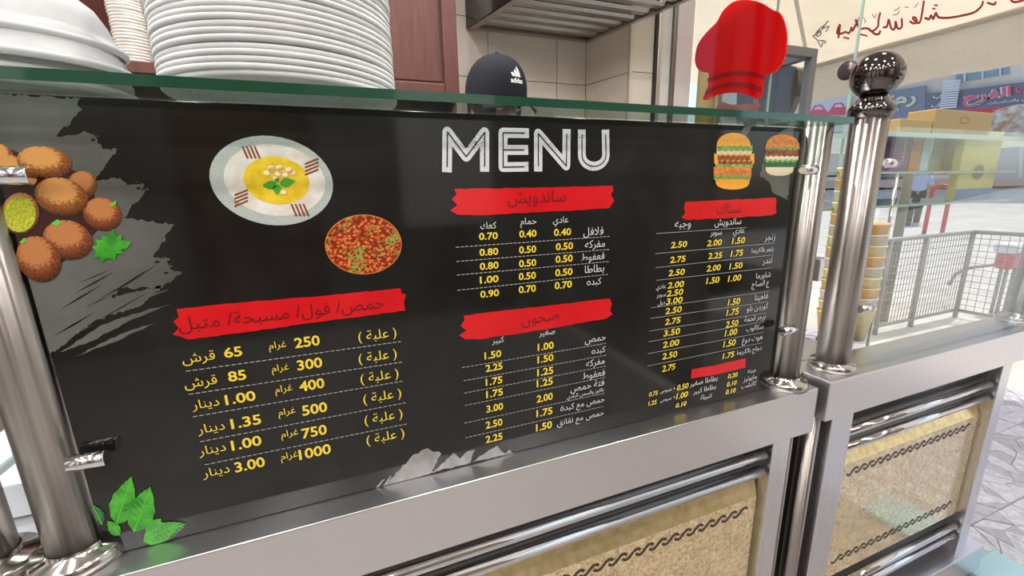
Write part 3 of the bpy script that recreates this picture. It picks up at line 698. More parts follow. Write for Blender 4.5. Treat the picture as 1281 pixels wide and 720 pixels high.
# nested foam bowls at the left, rims down
def bowl_mesh():
    mb = MB(); r = .105; H = .060; prof = []
    for (a_, h_) in ((1.0,.000),(1.035,.003),(1.03,.007),(.965,.009),(.94,.018),(.90,.032),(.83,.046),(.72,.056),(.55,.060),(0,.061)): prof.append((r*a_, h_))
    for (a_, h_) in ((.53,.058),(.70,.054),(.81,.044),(.88,.030),(.92,.016),(.95,.006),(1.0,.000)): prof.append((r*a_, h_))
    mb.lathe(prof, n=48, sx=1, sy=.8, cap=False); return mb
bm_ = bowl_mesh().build('foam_bowl', M['foam'])
for i in range(5):
    o = bm_ if i == 0 else bm_.copy()
    if i: COL.objects.link(o)
    o.location = (-.318 + [0,-.004,.003,-.006,-.002][i], .085 + [0,.003,-.002,.002,0][i], ZS+.0002 + i*.0115); o.rotation_euler = (0, 0, [0,.05,-.06,.03,.1][i])
    tag(o, f'upturned white foam bowl, {ordinal(i+1)} from bottom of the far left stack', 'bowl', 'foam bowls on the glass shelf')
# clamshell boxes stacked left of them
def clam(x, y, z, w, d, h_):
    mb = MB(); n = 40; prof = [(1.04,0),(1.05,.003),(.99,.005),(.95,h_*.5),(.86,h_*.9),(.78,h_),(0,h_)]
    vs = []
    for (s_, hh) in prof:
        for k in range(n):
            a_ = 2*math.pi*k/n; c, s2 = math.cos(a_), math.sin(a_); e = .45
            vs.append((math.copysign(abs(c)**e, c)*w/2*s_, math.copysign(abs(s2)**e, s2)*d/2*s_, hh))
    fs = [(i*n+k, i*n+(k+1)%n, (i+1)*n+(k+1)%n, (i+1)*n+k) for i in range(len(prof)-1) for k in range(n)]
    mb.smooth = True; mb.add(vs, fs); return mb
bx0 = clam(0,0,0,.16,.16,.045).build('foam_tray', M['foam'])
for i in range(9):
    o = bx0 if i == 0 else bx0.copy()
    if i: COL.objects.link(o)
    o.location = (-.535 + [0,.004,-.003,.005,-.004,.002,0,.003,-.002][i], .10, ZS+.0002+i*.016); o.rotation_euler = (0,0,[0,.04,-.03,.05,.02,-.04,.03,0,.02][i])
    tag(o, f'square white foam tray, {ordinal(i+1)} from bottom of pile at left photo edge', 'tray', 'foam trays on the glass shelf')

# ================================================================== WOODEN CABINET WITH LIDS
cab = thing('wooden_cabinet', 'dark cherry wood wall cabinet behind the foam plate stack', 'cabinet', (0,0,0))
yc = 1.2; xr = at(570,100,1,yc).x
def cb(name, x0, y0, z0, x1, y1, z1, par=cab, b=.002): return MB().bbox(x0,y0,z0,x1,y1,z1,b).build(name, M['wood'], par)
cb('back_board', -1.6, 1.60, 1.45, xr, 1.64, 2.6); cb('side_board', xr-.02, yc, 1.45, xr, 1.60, 2.6); cb('bottom_board', -1.6, yc, 1.45, xr-.02, 1.60, 1.50)
cb('shelf_board', -1.6, yc-.13, 1.572, -.235, 1.60, 1.603); cb('top_board', -1.6, yc, 2.6, xr, 1.64, 2.63); cb('divider', -.56-.19, yc+.002, 1.603, -.56-.17, 1.6, 2.6); cb('divider', -.25, yc+.002, 1.50, -.235, 1.6, 2.6)
def door(x0, x1, z0, z1):
    d = cb('door', x0, yc-.02, z0, x1, yc-.006, z1); f = .055
    for a_ in ((x0,z0,x0+f,z1),(x1-f,z0,x1,z1),(x0+f,z0,x1-f,z0+f),(x0+f,z1-f,x1-f,z1)): MB().bbox(a_[0],yc-.036,a_[1],a_[2],yc-.02,a_[3],.004).build('door_frame', M['wood'], d)
    MB().bbox(x0+f+.008,yc-.0245,z0+f+.008,x1-f-.008,yc-.02,z1-f-.008,.002).build('door_panel', M['wood'], d)
door(.105, xr+.005, 1.565, 2.55); door(-.245, .10, 1.565, 2.55); door(-1.2, -.74, 1.61, 2.55)
lidm = MB().lathe([(0,0),(.044,0),(.0475,.004),(.0485,.006),(.0475,.0072),(.043,.002),(0,.002)], n=28, cap=False).build('paper_plate', M['paperlid'])
first = True
for si, (cx_, lab) in enumerate(((at(176,60,1,1.13).x-.012, 'left'), (at(212,60,1,1.13).x+.004, 'right'))):
    for i in range(28):
        o = lidm if first else lidm.copy()
        if not first: COL.objects.link(o)
        first = False
        o.location = (cx_ + rnd.uniform(-.0012,.0012), 1.13 + rnd.uniform(-.001,.001), 1.6033 + i*.0085)
        tag(o, f'pale paper plate, {ordinal(i+1)} from bottom of the {lab} stack on wooden shelf', 'plate', 'paper plates on the wooden shelf')

# ================================================================== EXTRACTOR HOOD
hood = thing('extractor_hood', 'steel extractor hood with slatted baffle filters above the cook', 'hood', (0,0,0))
hz = 1.985; hl, hr_ = .652, 1.300; hy = 1.642; dh = Vector((.227,-.974,0)).normalized(); LH = .80
def hp(u, t, z): p = Vector((hl + (hr_-hl)*u, hy, z)) + dh*t; return (p.x, p.y, p.z)
def hbox(u0, u1, t0, t1, z0, z1, name, m, par=hood):
    mb = MB(); vs = [hp(u, t, z) for u in (u0,u1) for t in (t0,t1) for z in (z0,z1)]
    mb.add(vs, [(0,1,3,2),(4,6,7,5),(0,4,5,1),(2,3,7,6),(0,2,6,4),(1,5,7,3)]); return mb.build(name, m, par)
hbox(-.02, .03, 0, LH, hz-.006, hz+.02, 'side_lip', M['hoodslat']); hbox(.965, 1.0, 0, LH, hz-.004, hz+.022, 'side_lip', M['hoodslat'])
hbox(.03, .965, 0, .03, hz-.002, hz+.02, 'rear_lip', M['hoodslat']); hbox(-.03, 1.0, LH, LH+.02, hz-.006, hz+.12, 'front_lip', M['hoodslat'])
hbox(-.03, -.02, 0, LH, hz-.001, hz+.5, 'hood_side', M['hoodblack']); hbox(0, 1.0, 0, LH, hz+.10, hz+.5, 'hood_body', M['darksteel'])
for i in range(9):
    t = .045 + i*.083
    mb = MB(); vs = [hp(u, tt, z) for u in (.035,.96) for (tt, z) in ((t, hz+.034),(t+.016, hz+.004),(t+.052, hz+.004),(t+.062, hz+.016),(t+.050, hz+.010),(t+.018,hz+.010),(t+.004,hz+.038))]
    n = 7; mb.add(vs, [tuple(range(n)), tuple(range(2*n-1,n-1,-1))] + [(k,k+n,(k+1)%n+n,(k+1)%n) for k in range(n)]); mb.build('baffle_slat', M['hoodslat'], hood)

# ================================================================== PEOPLE
def skin_figure(name, J, E_, material, parent=None, sub=2):
    """J: joint -> (xyz, radius); one skinned continuous surface, first joint is the root"""
    names = list(J); me = bpy.data.meshes.new(name); me.from_pydata([J[n][0] for n in names], [(names.index(a), names.index(b)) for a, b in E_], [])
    o = bpy.data.objects.new(name, me); COL.objects.link(o); o.modifiers.new('skin', 'SKIN'); o.modifiers['skin'].use_smooth_shade = True
    for i, n in enumerate(names):
        r = J[n][1]; r = (r, r) if not isinstance(r, tuple) else r; me.skin_vertices[0].data[i].radius = r; me.skin_vertices[0].data[i].use_root = (i == 0)
    s_ = o.modifiers.new('sub', 'SUBSURF'); s_.levels = sub; s_.render_levels = sub
    bpy.context.view_layer.update(); dg = bpy.context.evaluated_depsgraph_get(); m2 = bpy.data.meshes.new_from_object(o.evaluated_get(dg), depsgraph=dg)
    bpy.data.objects.remove(o); m2.materials.clear(); m2.materials.append(material)
    for p_ in m2.polygons: p_.use_smooth = True
    return link(name, m2, parent)
def arm(J, E_, s, sh, el, wr, hand_dir, k=1.):
    """arm with a five fingered hand; s = side prefix"""
    J[s+'el'] = (el, .040*k); J[s+'wr'] = (wr, .024*k); E_ += [(sh, s+'el'), (s+'el', s+'wr')]
    w = Vector(wr); d = Vector(hand_dir).normalized(); side = d.cross(Vector((0,0,1)));  side = side.normalized() if side.length > .1 else Vector((1,0,0))
    pm_ = w + d*.06; J[s+'pa'] = (tuple(pm_), .026*k); E_.append((s+'wr', s+'pa'))
    for i, ln in enumerate((.060,.070,.066,.052)):
        b_ = pm_ + d*.025 + side*((i-1.5)*.018); m_ = b_ + d*ln*.5 + Vector((0,0,-.006)); e_ = b_ + d*ln*.9 + Vector((0,0,-.020))
        for q, v in (('a', b_), ('b', m_), ('c', e_)): J[f'{s}f{i}{q}'] = (tuple(v), .0085*k)
        E_ += [(s+'pa', f'{s}f{i}a'), (f'{s}f{i}a', f'{s}f{i}b'), (f'{s}f{i}b', f'{s}f{i}c')]
    t0 = w + d*.03 + side*.030; t1 = t0 + d*.03 + side*.018; J[s+'t0'] = (tuple(t0), .011*k); J[s+'t1'] = (tuple(t1), .009*k); E_ += [(s+'wr', s+'t0'), (s+'t0', s+'t1')]
# the cook: local frame, facing -y, turned slightly to the right of the photo
ck = thing('person', 'person in black cap standing behind the counter, head bowed, only the cap showing', 'person', (.492, .90, 0))
ck.rotation_euler = (0, 0, math.radians(9))
J = {'pelvis':((0,.06,.90),.135),'waist':((0,.05,1.03),.125),'chest':((0,.03,1.20),.150),'neck':((0,-.01,1.36),.055),'skull':((0,-.045,1.45),(.075,.085)),'crown':((0,-.05,1.54),(.072,.08)),
     'hl':((-.09,.06,.86),.085),'hr':((.09,.06,.86),.085),'kl':((-.10,.04,.47),.055),'kr':((.10,.04,.47),.055),'al':((-.10,.08,.09),.036),'ar':((.10,.08,.09),.036),'tl':((-.11,-.06,.035),.035),'tr':((.11,-.06,.035),.035),
     'sl':((-.17,.03,1.28),.060),'sr':((.17,.03,1.28),.060)}
E_ = [('pelvis','waist'),('waist','chest'),('chest','neck'),('neck','skull'),('skull','crown'),('pelvis','hl'),('pelvis','hr'),('hl','kl'),('hr','kr'),('kl','al'),('kr','ar'),('al','tl'),('ar','tr'),('chest','sl'),('chest','sr')]
arm(J, E_, 'L', 'sl', (-.23,.02,1.02), (-.16,-.20,.98), (.2,-1,-.1)); arm(J, E_, 'R', 'sr', (.23,.02,1.02), (.16,-.20,.98), (-.2,-1,-.1))
skin_figure('body', J, E_, M['skin'], ck)
def shell(mb, prof, c, n=28, sx=1, sy=1): mb.lathe(prof, c, n, sx=sx, sy=sy, cap=False); return mb
shell(MB(), [(.165,1.30),(.175,1.22),(.165,1.08),(.160,.95),(.165,.84)], (0,.045,0), sx=1.05, sy=.82).build('shirt', M['shirt'], ck)
shell(MB(), [(.085,1.345),(.13,1.33),(.165,1.30)], (0,.035,0), sx=1.05, sy=.82).build('shirt_yoke', M['shirt'], ck)
for s_ in (-1, 1):
    MB().tube([(s_*.15,.03,1.30),(s_*.20,.03,1.19),(s_*.232,.02,1.06)], [.070,.062,.056], 14).build('sleeve', M['shirt'], ck)
    MB().tube([(s_*.08,.06,.93),(s_*.09,.055,.80),(s_*.10,.045,.47),(s_*.10,.075,.10)], [.105,.100,.072,.058], 16).build('trouser_leg', M['trouser'], ck)
    MB().bbox(s_*.10-.045, -.13, 0, s_*.10+.045, .13, .075, .02).build('shoe', M['black'], ck)
# head details (head bowed forward)
hd = Vector((0,-.045,1.485))
MB().lathe([(0,-.020),(.010,-.014),(.013,.0),(.009,.02),(0,.026)], (0,-.145,1.455), 12).build('nose', M['skin'], ck)
for s_ in (-1, 1):
    MB().lathe([(0,-.012),(.009,-.008),(.013,0),(.009,.008),(0,.012)], (s_*.032,-.118,1.475), 14).build('eye', M['eyew'], ck)
    MB().lathe([(0,-.005),(.006,0),(0,.005)], (s_*.032,-.131,1.474), 12).build('iris', M['hair'], ck)
    MB().lathe([(0,-.03),(.012,-.02),(.016,0),(.012,.022),(0,.03)], (s_*.080,-.035,1.465), 12, sx=.6).build('ear', M['skin'], ck)
MB().lathe([(0,-.024),(.007,-.01),(.008,0),(.007,.01),(0,.024)], (0,-.122,1.418), 12, 'x').build('mouth', M['lips'], ck)
MB().lathe([(.088,1.53),(.090,1.47),(.080,1.42),(.06,1.39)], (0,-.025,0), 24, cap=False).build('hair', M['hair'], ck)
# cap
capo = Vector((0,-.040,1.532)); cp = MB(); cr = []
for i in range(15):
    a_ = math.pi/2*i/14; cr.append((.104*math.cos(a_)**.85 if i < 14 else 0, .112*math.sin(a_)))
cp.lathe([(.102,-.035),(.105,-.015)] + cr, (0,0,0), 48, sx=.94, sy=1.08, cap=False)
cap = cp.build('cap', M['black'], ck, capo); cap.rotation_euler = (math.radians(7), 0, 0)
MB().lathe([(0,.118),(.006,.117),(.008,.113),(.008,.109)], (0,0,0), 16, cap=False).build('cap_button', M['black'], cap)
bmb = MB(); N_ = 20; vs = []
for k in range(N_+1):
    a_ = math.radians(-62+124*k/N_); xi, yi = .098*math.sin(a_), -.108*math.cos(a_)
    ext = .070*math.cos(a_*.9)**.6 if abs(a_) < 1.2 else 0; xo, yo = xi*1.08, yi-ext
    drop = -.030-.022*abs(math.sin(a_))-.008
    vs += [(xi, yi, -.020-.006*abs(math.sin(a_))), (xo, yo, drop), (xo, yo, drop-.004), (xi, yi, -.026)]
bmb.smooth = True
bmb.add(vs, [(k*4+j, k*4+(j+1)%4, (k+1)*4+(j+1)%4, (k+1)*4+j) for k in range(N_) for j in range(4)]); bmb.build('cap_brim', M['black2'], cap)
def capfn(a0, z0, off=.0012):
    def fn(u, v):
        z = z0+v; s_ = max(-1, min(1, z/.112)); i_ = math.asin(s_); r = .104*math.cos(i_)**.85+off
        a_ = a0 + u/.104; return (.94*r*math.sin(a_), -1.08*r*math.cos(a_), z+off*.5)
    return fn
fnl = capfn(math.radians(9), .042)
lettering('adidas', .050, lambda u, v: fnl(u, v-.014), M['white'], cap, 'logo_lettering', .02)
lg = MB()
for i, (x, h_) in enumerate(((-.018,.009),(-.005,.018),(.008,.028))):
    lg.add([fnl(x,-.003), fnl(x+.010,-.003), fnl(x+.008,h_*.55), fnl(x+.003-.001,h_), fnl(x-.004,h_*.75)] , [(0,1,2,3,4)])
lg.build('logo_stripes', M['white'], cap)

# ================================================================== OUTSIDE
M['conc'] = nmat('sunlit_concrete', (.46,.43,.38), (.60,.57,.51), 3, .8); M['asph'] = nmat('pale_street', (.50,.47,.42), (.60,.57,.52), 1.5, .85)
struct(MB().box(1.74, -3, -.12, 14, 12, -.02).build('pavement_ground', M['conc']))
far = MB(); far.add([(6,-8,-.021),(14,-8,-.021),(26,-8,1.10),(26,22,1.10),(14,22,-.021),(6,22,-.021),(6,-8,-.3),(26,-8,-.3),(26,22,-.3),(6,22,-.3)], [(0,1,4,5),(1,2,3,4),(6,7,8,9),(0,6,7,2,1),(3,8,9,5,4),(2,7,8,3),(5,9,6,0)])
struct(far.build('street_ground', M['asph']))
# paving tiles with raised facets
pav = struct(MB().box(1.74, -.74, -.02, 3.63, 1.97, -.006).build('paving_bed', mat('paving_joint', (.10,.095,.11), .8)))
def paving(m):
    me_list = []
    for v in range(3):
        rr = random.Random(30+v); T_ = .27; g = .006; mb = MB()
        pts = {}; rim = [(-.5,-.5),(-.1,-.5),(.24,-.5),(.5,-.5),(.5,-.18),(.5,.2),(.5,.5),(.12,.5),(-.26,.5),(-.5,.5),(-.5,.14),(-.5,-.22)]
        c = (rr.uniform(-.12,.12), rr.uniform(-.12,.12)); mid = [(.45*p[0]+c[0]*.5+rr.uniform(-.06,.06), .45*p[1]+c[1]*.5+rr.uniform(-.06,.06)) for p in rim[::2]]
        polys = []
        for i in range(6):
            r0, r1, r2 = rim[2*i], rim[2*i+1], rim[(2*i+2) % 12]; a_, b_ = mid[i], mid[(i+1) % 6]
            polys += [[r0, r1, a_], [r1, r2, b_, a_], [a_, b_, c]]
        for pl in polys:
            cx_ = sum(p[0] for p in pl)/len(pl); cy_ = sum(p[1] for p in pl)/len(pl); top = rr.uniform(-.0035,.0)
            ins = [((p[0]-cx_)*.94+cx_, (p[1]-cy_)*.94+cy_) for p in pl]
            mb.cur = rr.choice((0,0,1))
            tl = rr.uniform(-.004,.004)
            n = len(pl); vs = [(p[0]*T_, p[1]*T_, -.008) for p in pl] + [(p[0]*T_, p[1]*T_, top+tl*p[0]) for p in ins]
            mb.add(vs, [tuple(range(n,2*n))] + [(k,(k+1)%n,(k+1)%n+n,k+n) for k in range(n)])
        me_list.append(mb)
    return me_list
M['pave1'] = nmat('paving_stone', (.36,.36,.40), (.52,.51,.56), 40, .5, bstr=.3, bd=.003); M['pave2'] = nmat('paving_stone_mauve', (.30,.28,.31), (.38,.36,.39), 40, .55, bstr=.3, bd=.003)
protos = [mb.build('paving_tile', [M['pave1'], M['pave2']], pav) for mb in paving(M)]
cnt = 0
for ix in range(7):
    for iy in range(10):
        o = protos[cnt] if cnt < 3 else protos[(ix*3+iy*5) % 3].copy()
        if cnt >= 3: COL.objects.link(o); o.parent = pav
        o.location = (1.74+.135+ix*.27, -.60+iy*.27, 0); o.rotation_euler = (0,0,random.choice((0,1,2,3))*math.pi/2); cnt += 1
tag(MB().bbox(1.72, -.30, .001, 1.90, -.02, .02, .004).build('door_mat', mat('pale_blue_plastic', (.30,.45,.52), .4)), 'pale blue plastic mat on the paving at the foot of the counter', 'mat')

# awning over the shop front
M['canvas'] = bpy.data.materials.new('awning_canvas'); M['canvas'].use_nodes = True
def canvas(m, col, tr):
    b = B(m); co = coords(m, 'Object', (1,1,1)); f = noise(m, co, 6, 4); r = ramp(m, f, [(.3, tuple(c*.92 for c in col)), (.7, col)]); lk(m, r.outputs[0], b.inputs['Base Color']); b.inputs['Roughness'].default_value = .9
    t = nd(m, 'ShaderNodeBsdfTranslucent'); lk(m, r.outputs[0], t.inputs[0]); mx = nd(m, 'ShaderNodeMixShader'); mx.inputs[0].default_value = tr
    out = m.node_tree.nodes['Material Output']; lk(m, b.outputs[0], mx.inputs[1]); lk(m, t.outputs[0], mx.inputs[2]); lk(m, mx.outputs[0], out.inputs['Surface'])
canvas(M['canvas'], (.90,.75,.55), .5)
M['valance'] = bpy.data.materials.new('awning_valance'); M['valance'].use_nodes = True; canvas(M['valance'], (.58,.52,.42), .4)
aw = thing('awning', 'cream canvas awning with red brush lettering over the shop front', 'awning', (0,0,0))
XA = 4.2; zf = at(1281,18,0,XA).z; zfl = at(1015,77,0,XA).z; zf = (zf+zfl)/2; zb = (at(1281,86,0,XA).z+at(1030,120,0,XA).z)/2
ya0, ya1 = -3., 3.6
def awn(u, v): # u along -y, v up the slope (0 at fold .. 1 at wall)
    return (XA - v*(XA-1.96), -u, zf + v*(2.95-zf))
mb = MB(); mb.smooth = True; vs = []; NU, NV = 26, 8
for i in range(NU+1):
    for j in range(NV+1):
        y = ya0+(ya1-ya0)*i/NU; x, yy, z = awn(-y, j/NV); vs.append((x, yy, z - .05*math.sin(math.pi*j/NV) + .006*math.sin(i*1.7)))
mb.add(vs, [(i*(NV+1)+j, (i+1)*(NV+1)+j, (i+1)*(NV+1)+j+1, i*(NV+1)+j+1) for i in range(NU) for j in range(NV)]); mb.build('canopy', M['canvas'], aw)
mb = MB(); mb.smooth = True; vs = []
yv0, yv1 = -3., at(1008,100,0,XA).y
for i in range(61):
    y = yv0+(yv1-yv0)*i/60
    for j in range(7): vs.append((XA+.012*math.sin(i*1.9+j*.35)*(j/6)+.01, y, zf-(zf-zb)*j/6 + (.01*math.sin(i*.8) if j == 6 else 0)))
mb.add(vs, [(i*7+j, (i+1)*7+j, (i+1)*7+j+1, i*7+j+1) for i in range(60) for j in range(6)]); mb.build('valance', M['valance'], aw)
MB().tube([(XA-.01, ya0, zf-.01), (XA-.01, ya1, zf-.01)], .022, 10).build('front_bar', mat('cream_bar', (.55,.50,.42), .4), aw)
pa = at(1012,80,0,XA-.05); MB().tube([(XA-.03, pa.y, zf-.04), (1.97, pa.y-1.25, 2.72)], .014, 8).build('folding_arm', mat('cream_arm', (.70,.62,.52), .4), aw)
M['calred'] = mat('brick_red_paint', (.50,.045,.025), .8); M['caldark'] = mat('grey_paint', (.10,.09,.10), .8)
# point on the sloping canopy under a pixel
A0 = Vector((XA, 0, zf)); A1 = Vector((1.96, 0, 2.95)); AN = (A1-A0).cross(Vector((0,1,0))).normalized()
if AN.z > 0: AN = -AN
def onaw(px, py, off=.060):
    d = ray(px, py); t = ((A0+AN*off)-EYE).dot(AN)/d.dot(AN); p = EYE+d*t; return (p.x, p.y, p.z)
def aw_text(s, x0, x1, y0, y1, m, hpx, bold=0.):
    """baseline from (x0,y0) to (x1,y1) pixels"""
    me = text_mesh(s, bold); me.materials.clear(); me.materials.append(m); xs = [v.co.x for v in me.vertices]; ys = [v.co.y for v in me.vertices]
    for v in me.vertices:
        t = (v.co.x-min(xs))/(max(xs)-min(xs)); q = (v.co.y-min(ys))/(max(ys)-min(ys)); v.co = Vector(onaw(x0+(x1-x0)*t - (0)*q, y0+(y1-y0)*t - hpx*q))
    me.update(); return link('lettering', me, aw)
def aw_stroke(pts, w, m=None):
    mb = MB(); w *= 1.35
    fine = []
    for i in range(len(pts)-1):
        p0, p1, p2, p3_ = pts[max(i-1,0)], pts[i], pts[i+1], pts[min(i+2,len(pts)-1)]
        for j in range(5):
            t = j/5; fine.append(tuple(.5*((2*p1[k])+(-p0[k]+p2[k])*t+(2*p0[k]-5*p1[k]+4*p2[k]-p3_[k])*t*t+(-p0[k]+3*p1[k]-3*p2[k]+p3_[k])*t**3) for k in (0,1)))
    fine.append(pts[-1]); stroke(mb, fine, w, lambda u, v: onaw(u, v)); return mb.build('lettering', m or M['calred'], aw)
def z6(*a): return [(1000+x/4.56, y/4.56) for x, y in a]
aw_stroke(z6((222,218),(232,140),(215,185),(240,190),(262,180),(285,185),(300,150)), 1.9)
aw_stroke(z6((300,180),(330,125),(322,115),(345,160),(390,160),(430,190),(455,190),(462,170)), 2.0)
aw_stroke(z6((462,70),(452,110),(448,150),(420,175),(400,170)), 1.9)
aw_stroke(z6((478,155),(500,150),(510,110),(525,160),(545,160),(550,120),(562,158),(585,150),(585,100)), 1.9)
aw_stroke(z6((630,120),(650,132),(670,125),(665,100),(648,98),(660,115),(690,120),(712,0)), 1.9)
aw_stroke(z6((715,100),(740,108),(752,85),(765,105),(780,70),(795,95),(850,98),(930,85),(1000,65),(1040,30),(1050,0)), 2.0)
aw_stroke(z6((1070,15),(1110,25),(1120,10)), 2.2); aw_stroke(z6((1205,0),(1230,12),(1281,0)), 2.2)
for q in (((340,100),(345,130)),((345,195),(390,205)),((770,30),(790,30)),((760,48),(775,50)),((250,212),(285,220))): aw_stroke(z6(*q), 1.6)
for q in (((415,80),(430,100),(440,75)),((540,60),(555,55),(575,40)),((600,40),(625,42)),((655,45),(680,15)),((365,100),(378,120),(370,128)),((535,85),(560,80),(570,60))): aw_stroke(z6(*q), .7, M['caldark'])
for q in (((75,205),(110,190),(140,150),(165,115)),((75,205),(100,225),(125,265),(135,230)),((100,190),(115,175),(125,190),(110,205),(95,200)),((110,230),(150,235),(140,250)),((130,165),(170,150),(150,180)),((90,195),(120,160),(150,140))): aw_stroke(z6(*q), .9, M['caldark'])

def lit_through(m, col, tr):
    t = nd(m, 'ShaderNodeBsdfTranslucent'); t.inputs[0].default_value = (*col, 1); mx = nd(m, 'ShaderNodeMixShader'); mx.inputs[0].default_value = tr
    lk(m, B(m).outputs[0], mx.inputs[1]); lk(m, t.outputs[0], mx.inputs[2]); lk(m, mx.outputs[0], m.node_tree.nodes['Material Output'].inputs['Surface'])
lit_through(M['redacrylic'], (.95,.01,.015), .5); lit_through(M['redacrylic2'], (.6,.01,.015), .4)
pale = mat('pale_crease', (.82,.76,.64), .8); cr = random.Random(5)
def onv(px, py): q = at(px, py, 0, XA-.012); return tuple(q)
def vstroke(pts, w):
    mb = MB(); stroke(mb, pts, w, onv); mb.build('crease_mark', pale, aw)
for i in range(22):
    x = 1128+i*5.2+cr.uniform(-2,2); y = 93-(x-1128)*.17+cr.uniform(-14,4); L_ = cr.uniform(6,17)
    vstroke([(x,y),(x-1+cr.uniform(-1,1),y-L_*.5),(x+2+cr.uniform(-1,1),y-L_)], .7)
for i in range(12):
    x = 1016+cr.uniform(0,38); y = 116-(x-1016)*.15-cr.uniform(0,26); d = cr.uniform(4,10)
    vstroke([(x,y),(x+cr.uniform(-3,3),y-d*.5),(x+cr.uniform(-5,5),y-d),(x+cr.uniform(2,7),y-d*.8)], .8)
q = at(1059,88,0,XG-.01); mb = MB(); mb.lathe([(0,-.012),(.034,-.012),(.036,-.008),(.036,0)], (XG, q.y, q.z), 28, 'x', cap=False); mb.build('window_clamp', mat('dark_clamp', (.09,.07,.07), .3, .6), wg)
# chef hat sign on the shop window
hat_t = thing('chef_hat_sign', 'red acrylic chef hat sign on the shop window', 'sign', (0,0,0))
hat = [(880,125),(896,119),(915,116),(934,118),(951,123),(957,96),(971,89),(980,76),(984,58),(984,38),(977,18),(966,12),(955,5),(944,1),(930,0),(917,3),(905,14),(897,28),(885,40),(874,55),(870,72),(872,84),(879,90),(887,92),(886,108)]
def smoothp(P_):
    o = []
    for i in range(len(P_)):
        p0, p1, p2, p3_ = P_[i-1], P_[i], P_[(i+1) % len(P_)], P_[(i+2) % len(P_)]
        for j in range(4):
            t = j/4; o.append(tuple(.5*((2*p1[k])+(-p0[k]+p2[k])*t+(2*p0[k]-5*p1[k]+4*p2[k]-p3_[k])*t*t+(-p0[k]+3*p1[k]-3*p2[k]+p3_[k])*t**3) for k in (0,1)))
    return o
def ongl(px, py, x): q = at(px, py, 0, x); return (q.y, q.z)
mb = MB(); mb.prism([ongl(x, y, XG-.012) for x, y in smoothp(hat)], 0, .008, lambda u, v, d: (XG-.016+d, u, v)); mb.build('hat_plate', M['redacrylic'], hat_t)
mb = MB(); mb.prism([ongl(x, y, XG-.012) for x, y in [(884,113),(900,106),(920,102),(940,104),(954,109),(953,116),(936,110),(915,108),(898,111),(883,119)]], 0, .002, lambda u, v, d: (XG-.019+d, u, v)); mb.build('hat_band', M['redacrylic2'], hat_t)
mb = MB(); mb.prism([ongl(x, y, XG-.012) for x, y in [(886,98),(902,92),(925,88),(946,90),(957,95),(956,99),(940,95),(920,94),(903,97),(887,103)]], 0, .002, lambda u, v, d: (XG-.019+d, u, v)); mb.build('hat_band', M['redacrylic2'], hat_t)
mb = MB(); mb.prism([ongl(x, y, XG+.012) for x, y in [(892,139),(903,127),(915,131),(935,130),(951,129),(945,142)]], 0, .004, lambda u, v, d: (XG+.012+d, u, v)); tag(mb.build('sticker', mat('faded_pink', (.50,.20,.19), .5)), 'faded pink sticker low on the shop window under the red hat', 'sticker')
# yellow bent board behind glass
q0 = at(866,135,0,2.3); q1 = at(886,70,0,2.3); mb = MB(); n = 10; vs = []
for i in range(n+1):
    t = i/n
    for z_ in (-.02, q1.z-.03*t*t*4): vs.append((2.3+.10*math.sin(t*2.2), q0.y+(q1.y-q0.y)*t-.03, z_))
mb.smooth = True; mb.add(vs, [(2*i, 2*i+2, 2*i+3, 2*i+1) for i in range(n)] ); o = mb.build('yellow_drum', mat('yellow_plastic', (.70,.50,.10), .4)); sol = o.modifiers.new('s','SOLIDIFY'); sol.thickness = .02
o.location.z = 0; tag(o, 'curved yellow plastic board standing behind the shop window', 'board')
# grey framed dark cooler
fr = thing('glass_cooler', 'dark curved glass cooler in a grey steel frame behind the red hat', 'cooler', (0,0,0)); XC = 2.75
gm = mat('grey_frame', (.20,.20,.21), .5, .3); yA, zA = ongl(1008,100,XC); yB = ongl(950,100,XC)[0]; zt = ongl(1005,64,XC)[1]
pw = .045
MB().bbox(XC, yA-.025, 0, XC+pw, yA+.025, zt-.05, .004).build('frame_post', gm, fr)
yE = yB+.35; MB().bbox(XC, yE, 0, XC+pw, yE+.05, zt-.05, .004).build('frame_post', gm, fr)
MB().bbox(XC, yA-.025, zt-.05, XC+pw, yE+.05, zt-.003, .004).build('frame_beam', gm, fr)
bl = at(945,52,1,yA).x; MB().bbox(bl, yA-.0255, zt-.051, XC+pw-.001, yA+.0245, zt, .004).build('frame_beam', gm, fr)
MB().bbox(bl, yA-.025, 0, bl+pw, yA+.025, zt-.051, .004).build('frame_post', gm, fr)
mb = MB(); mb.prism([ongl(x, y, XC+.01) for x, y in smoothp([(925,84),(958,79),(993,83),(998,95),(997,115),(990,134),(982,150),(960,200),(925,200)])], 0, .05, lambda u, v, d: (XC+.012+d, u, v)); mb.build('cooler_glass', mat('smoked_glass', (.045,.048,.055), .08, 0, .5, .5), fr)
MB().bbox(XC+.02, yA+.06, 0, XC+.4, yE-.06, .95, .01).build('cooler_base', gm, fr)

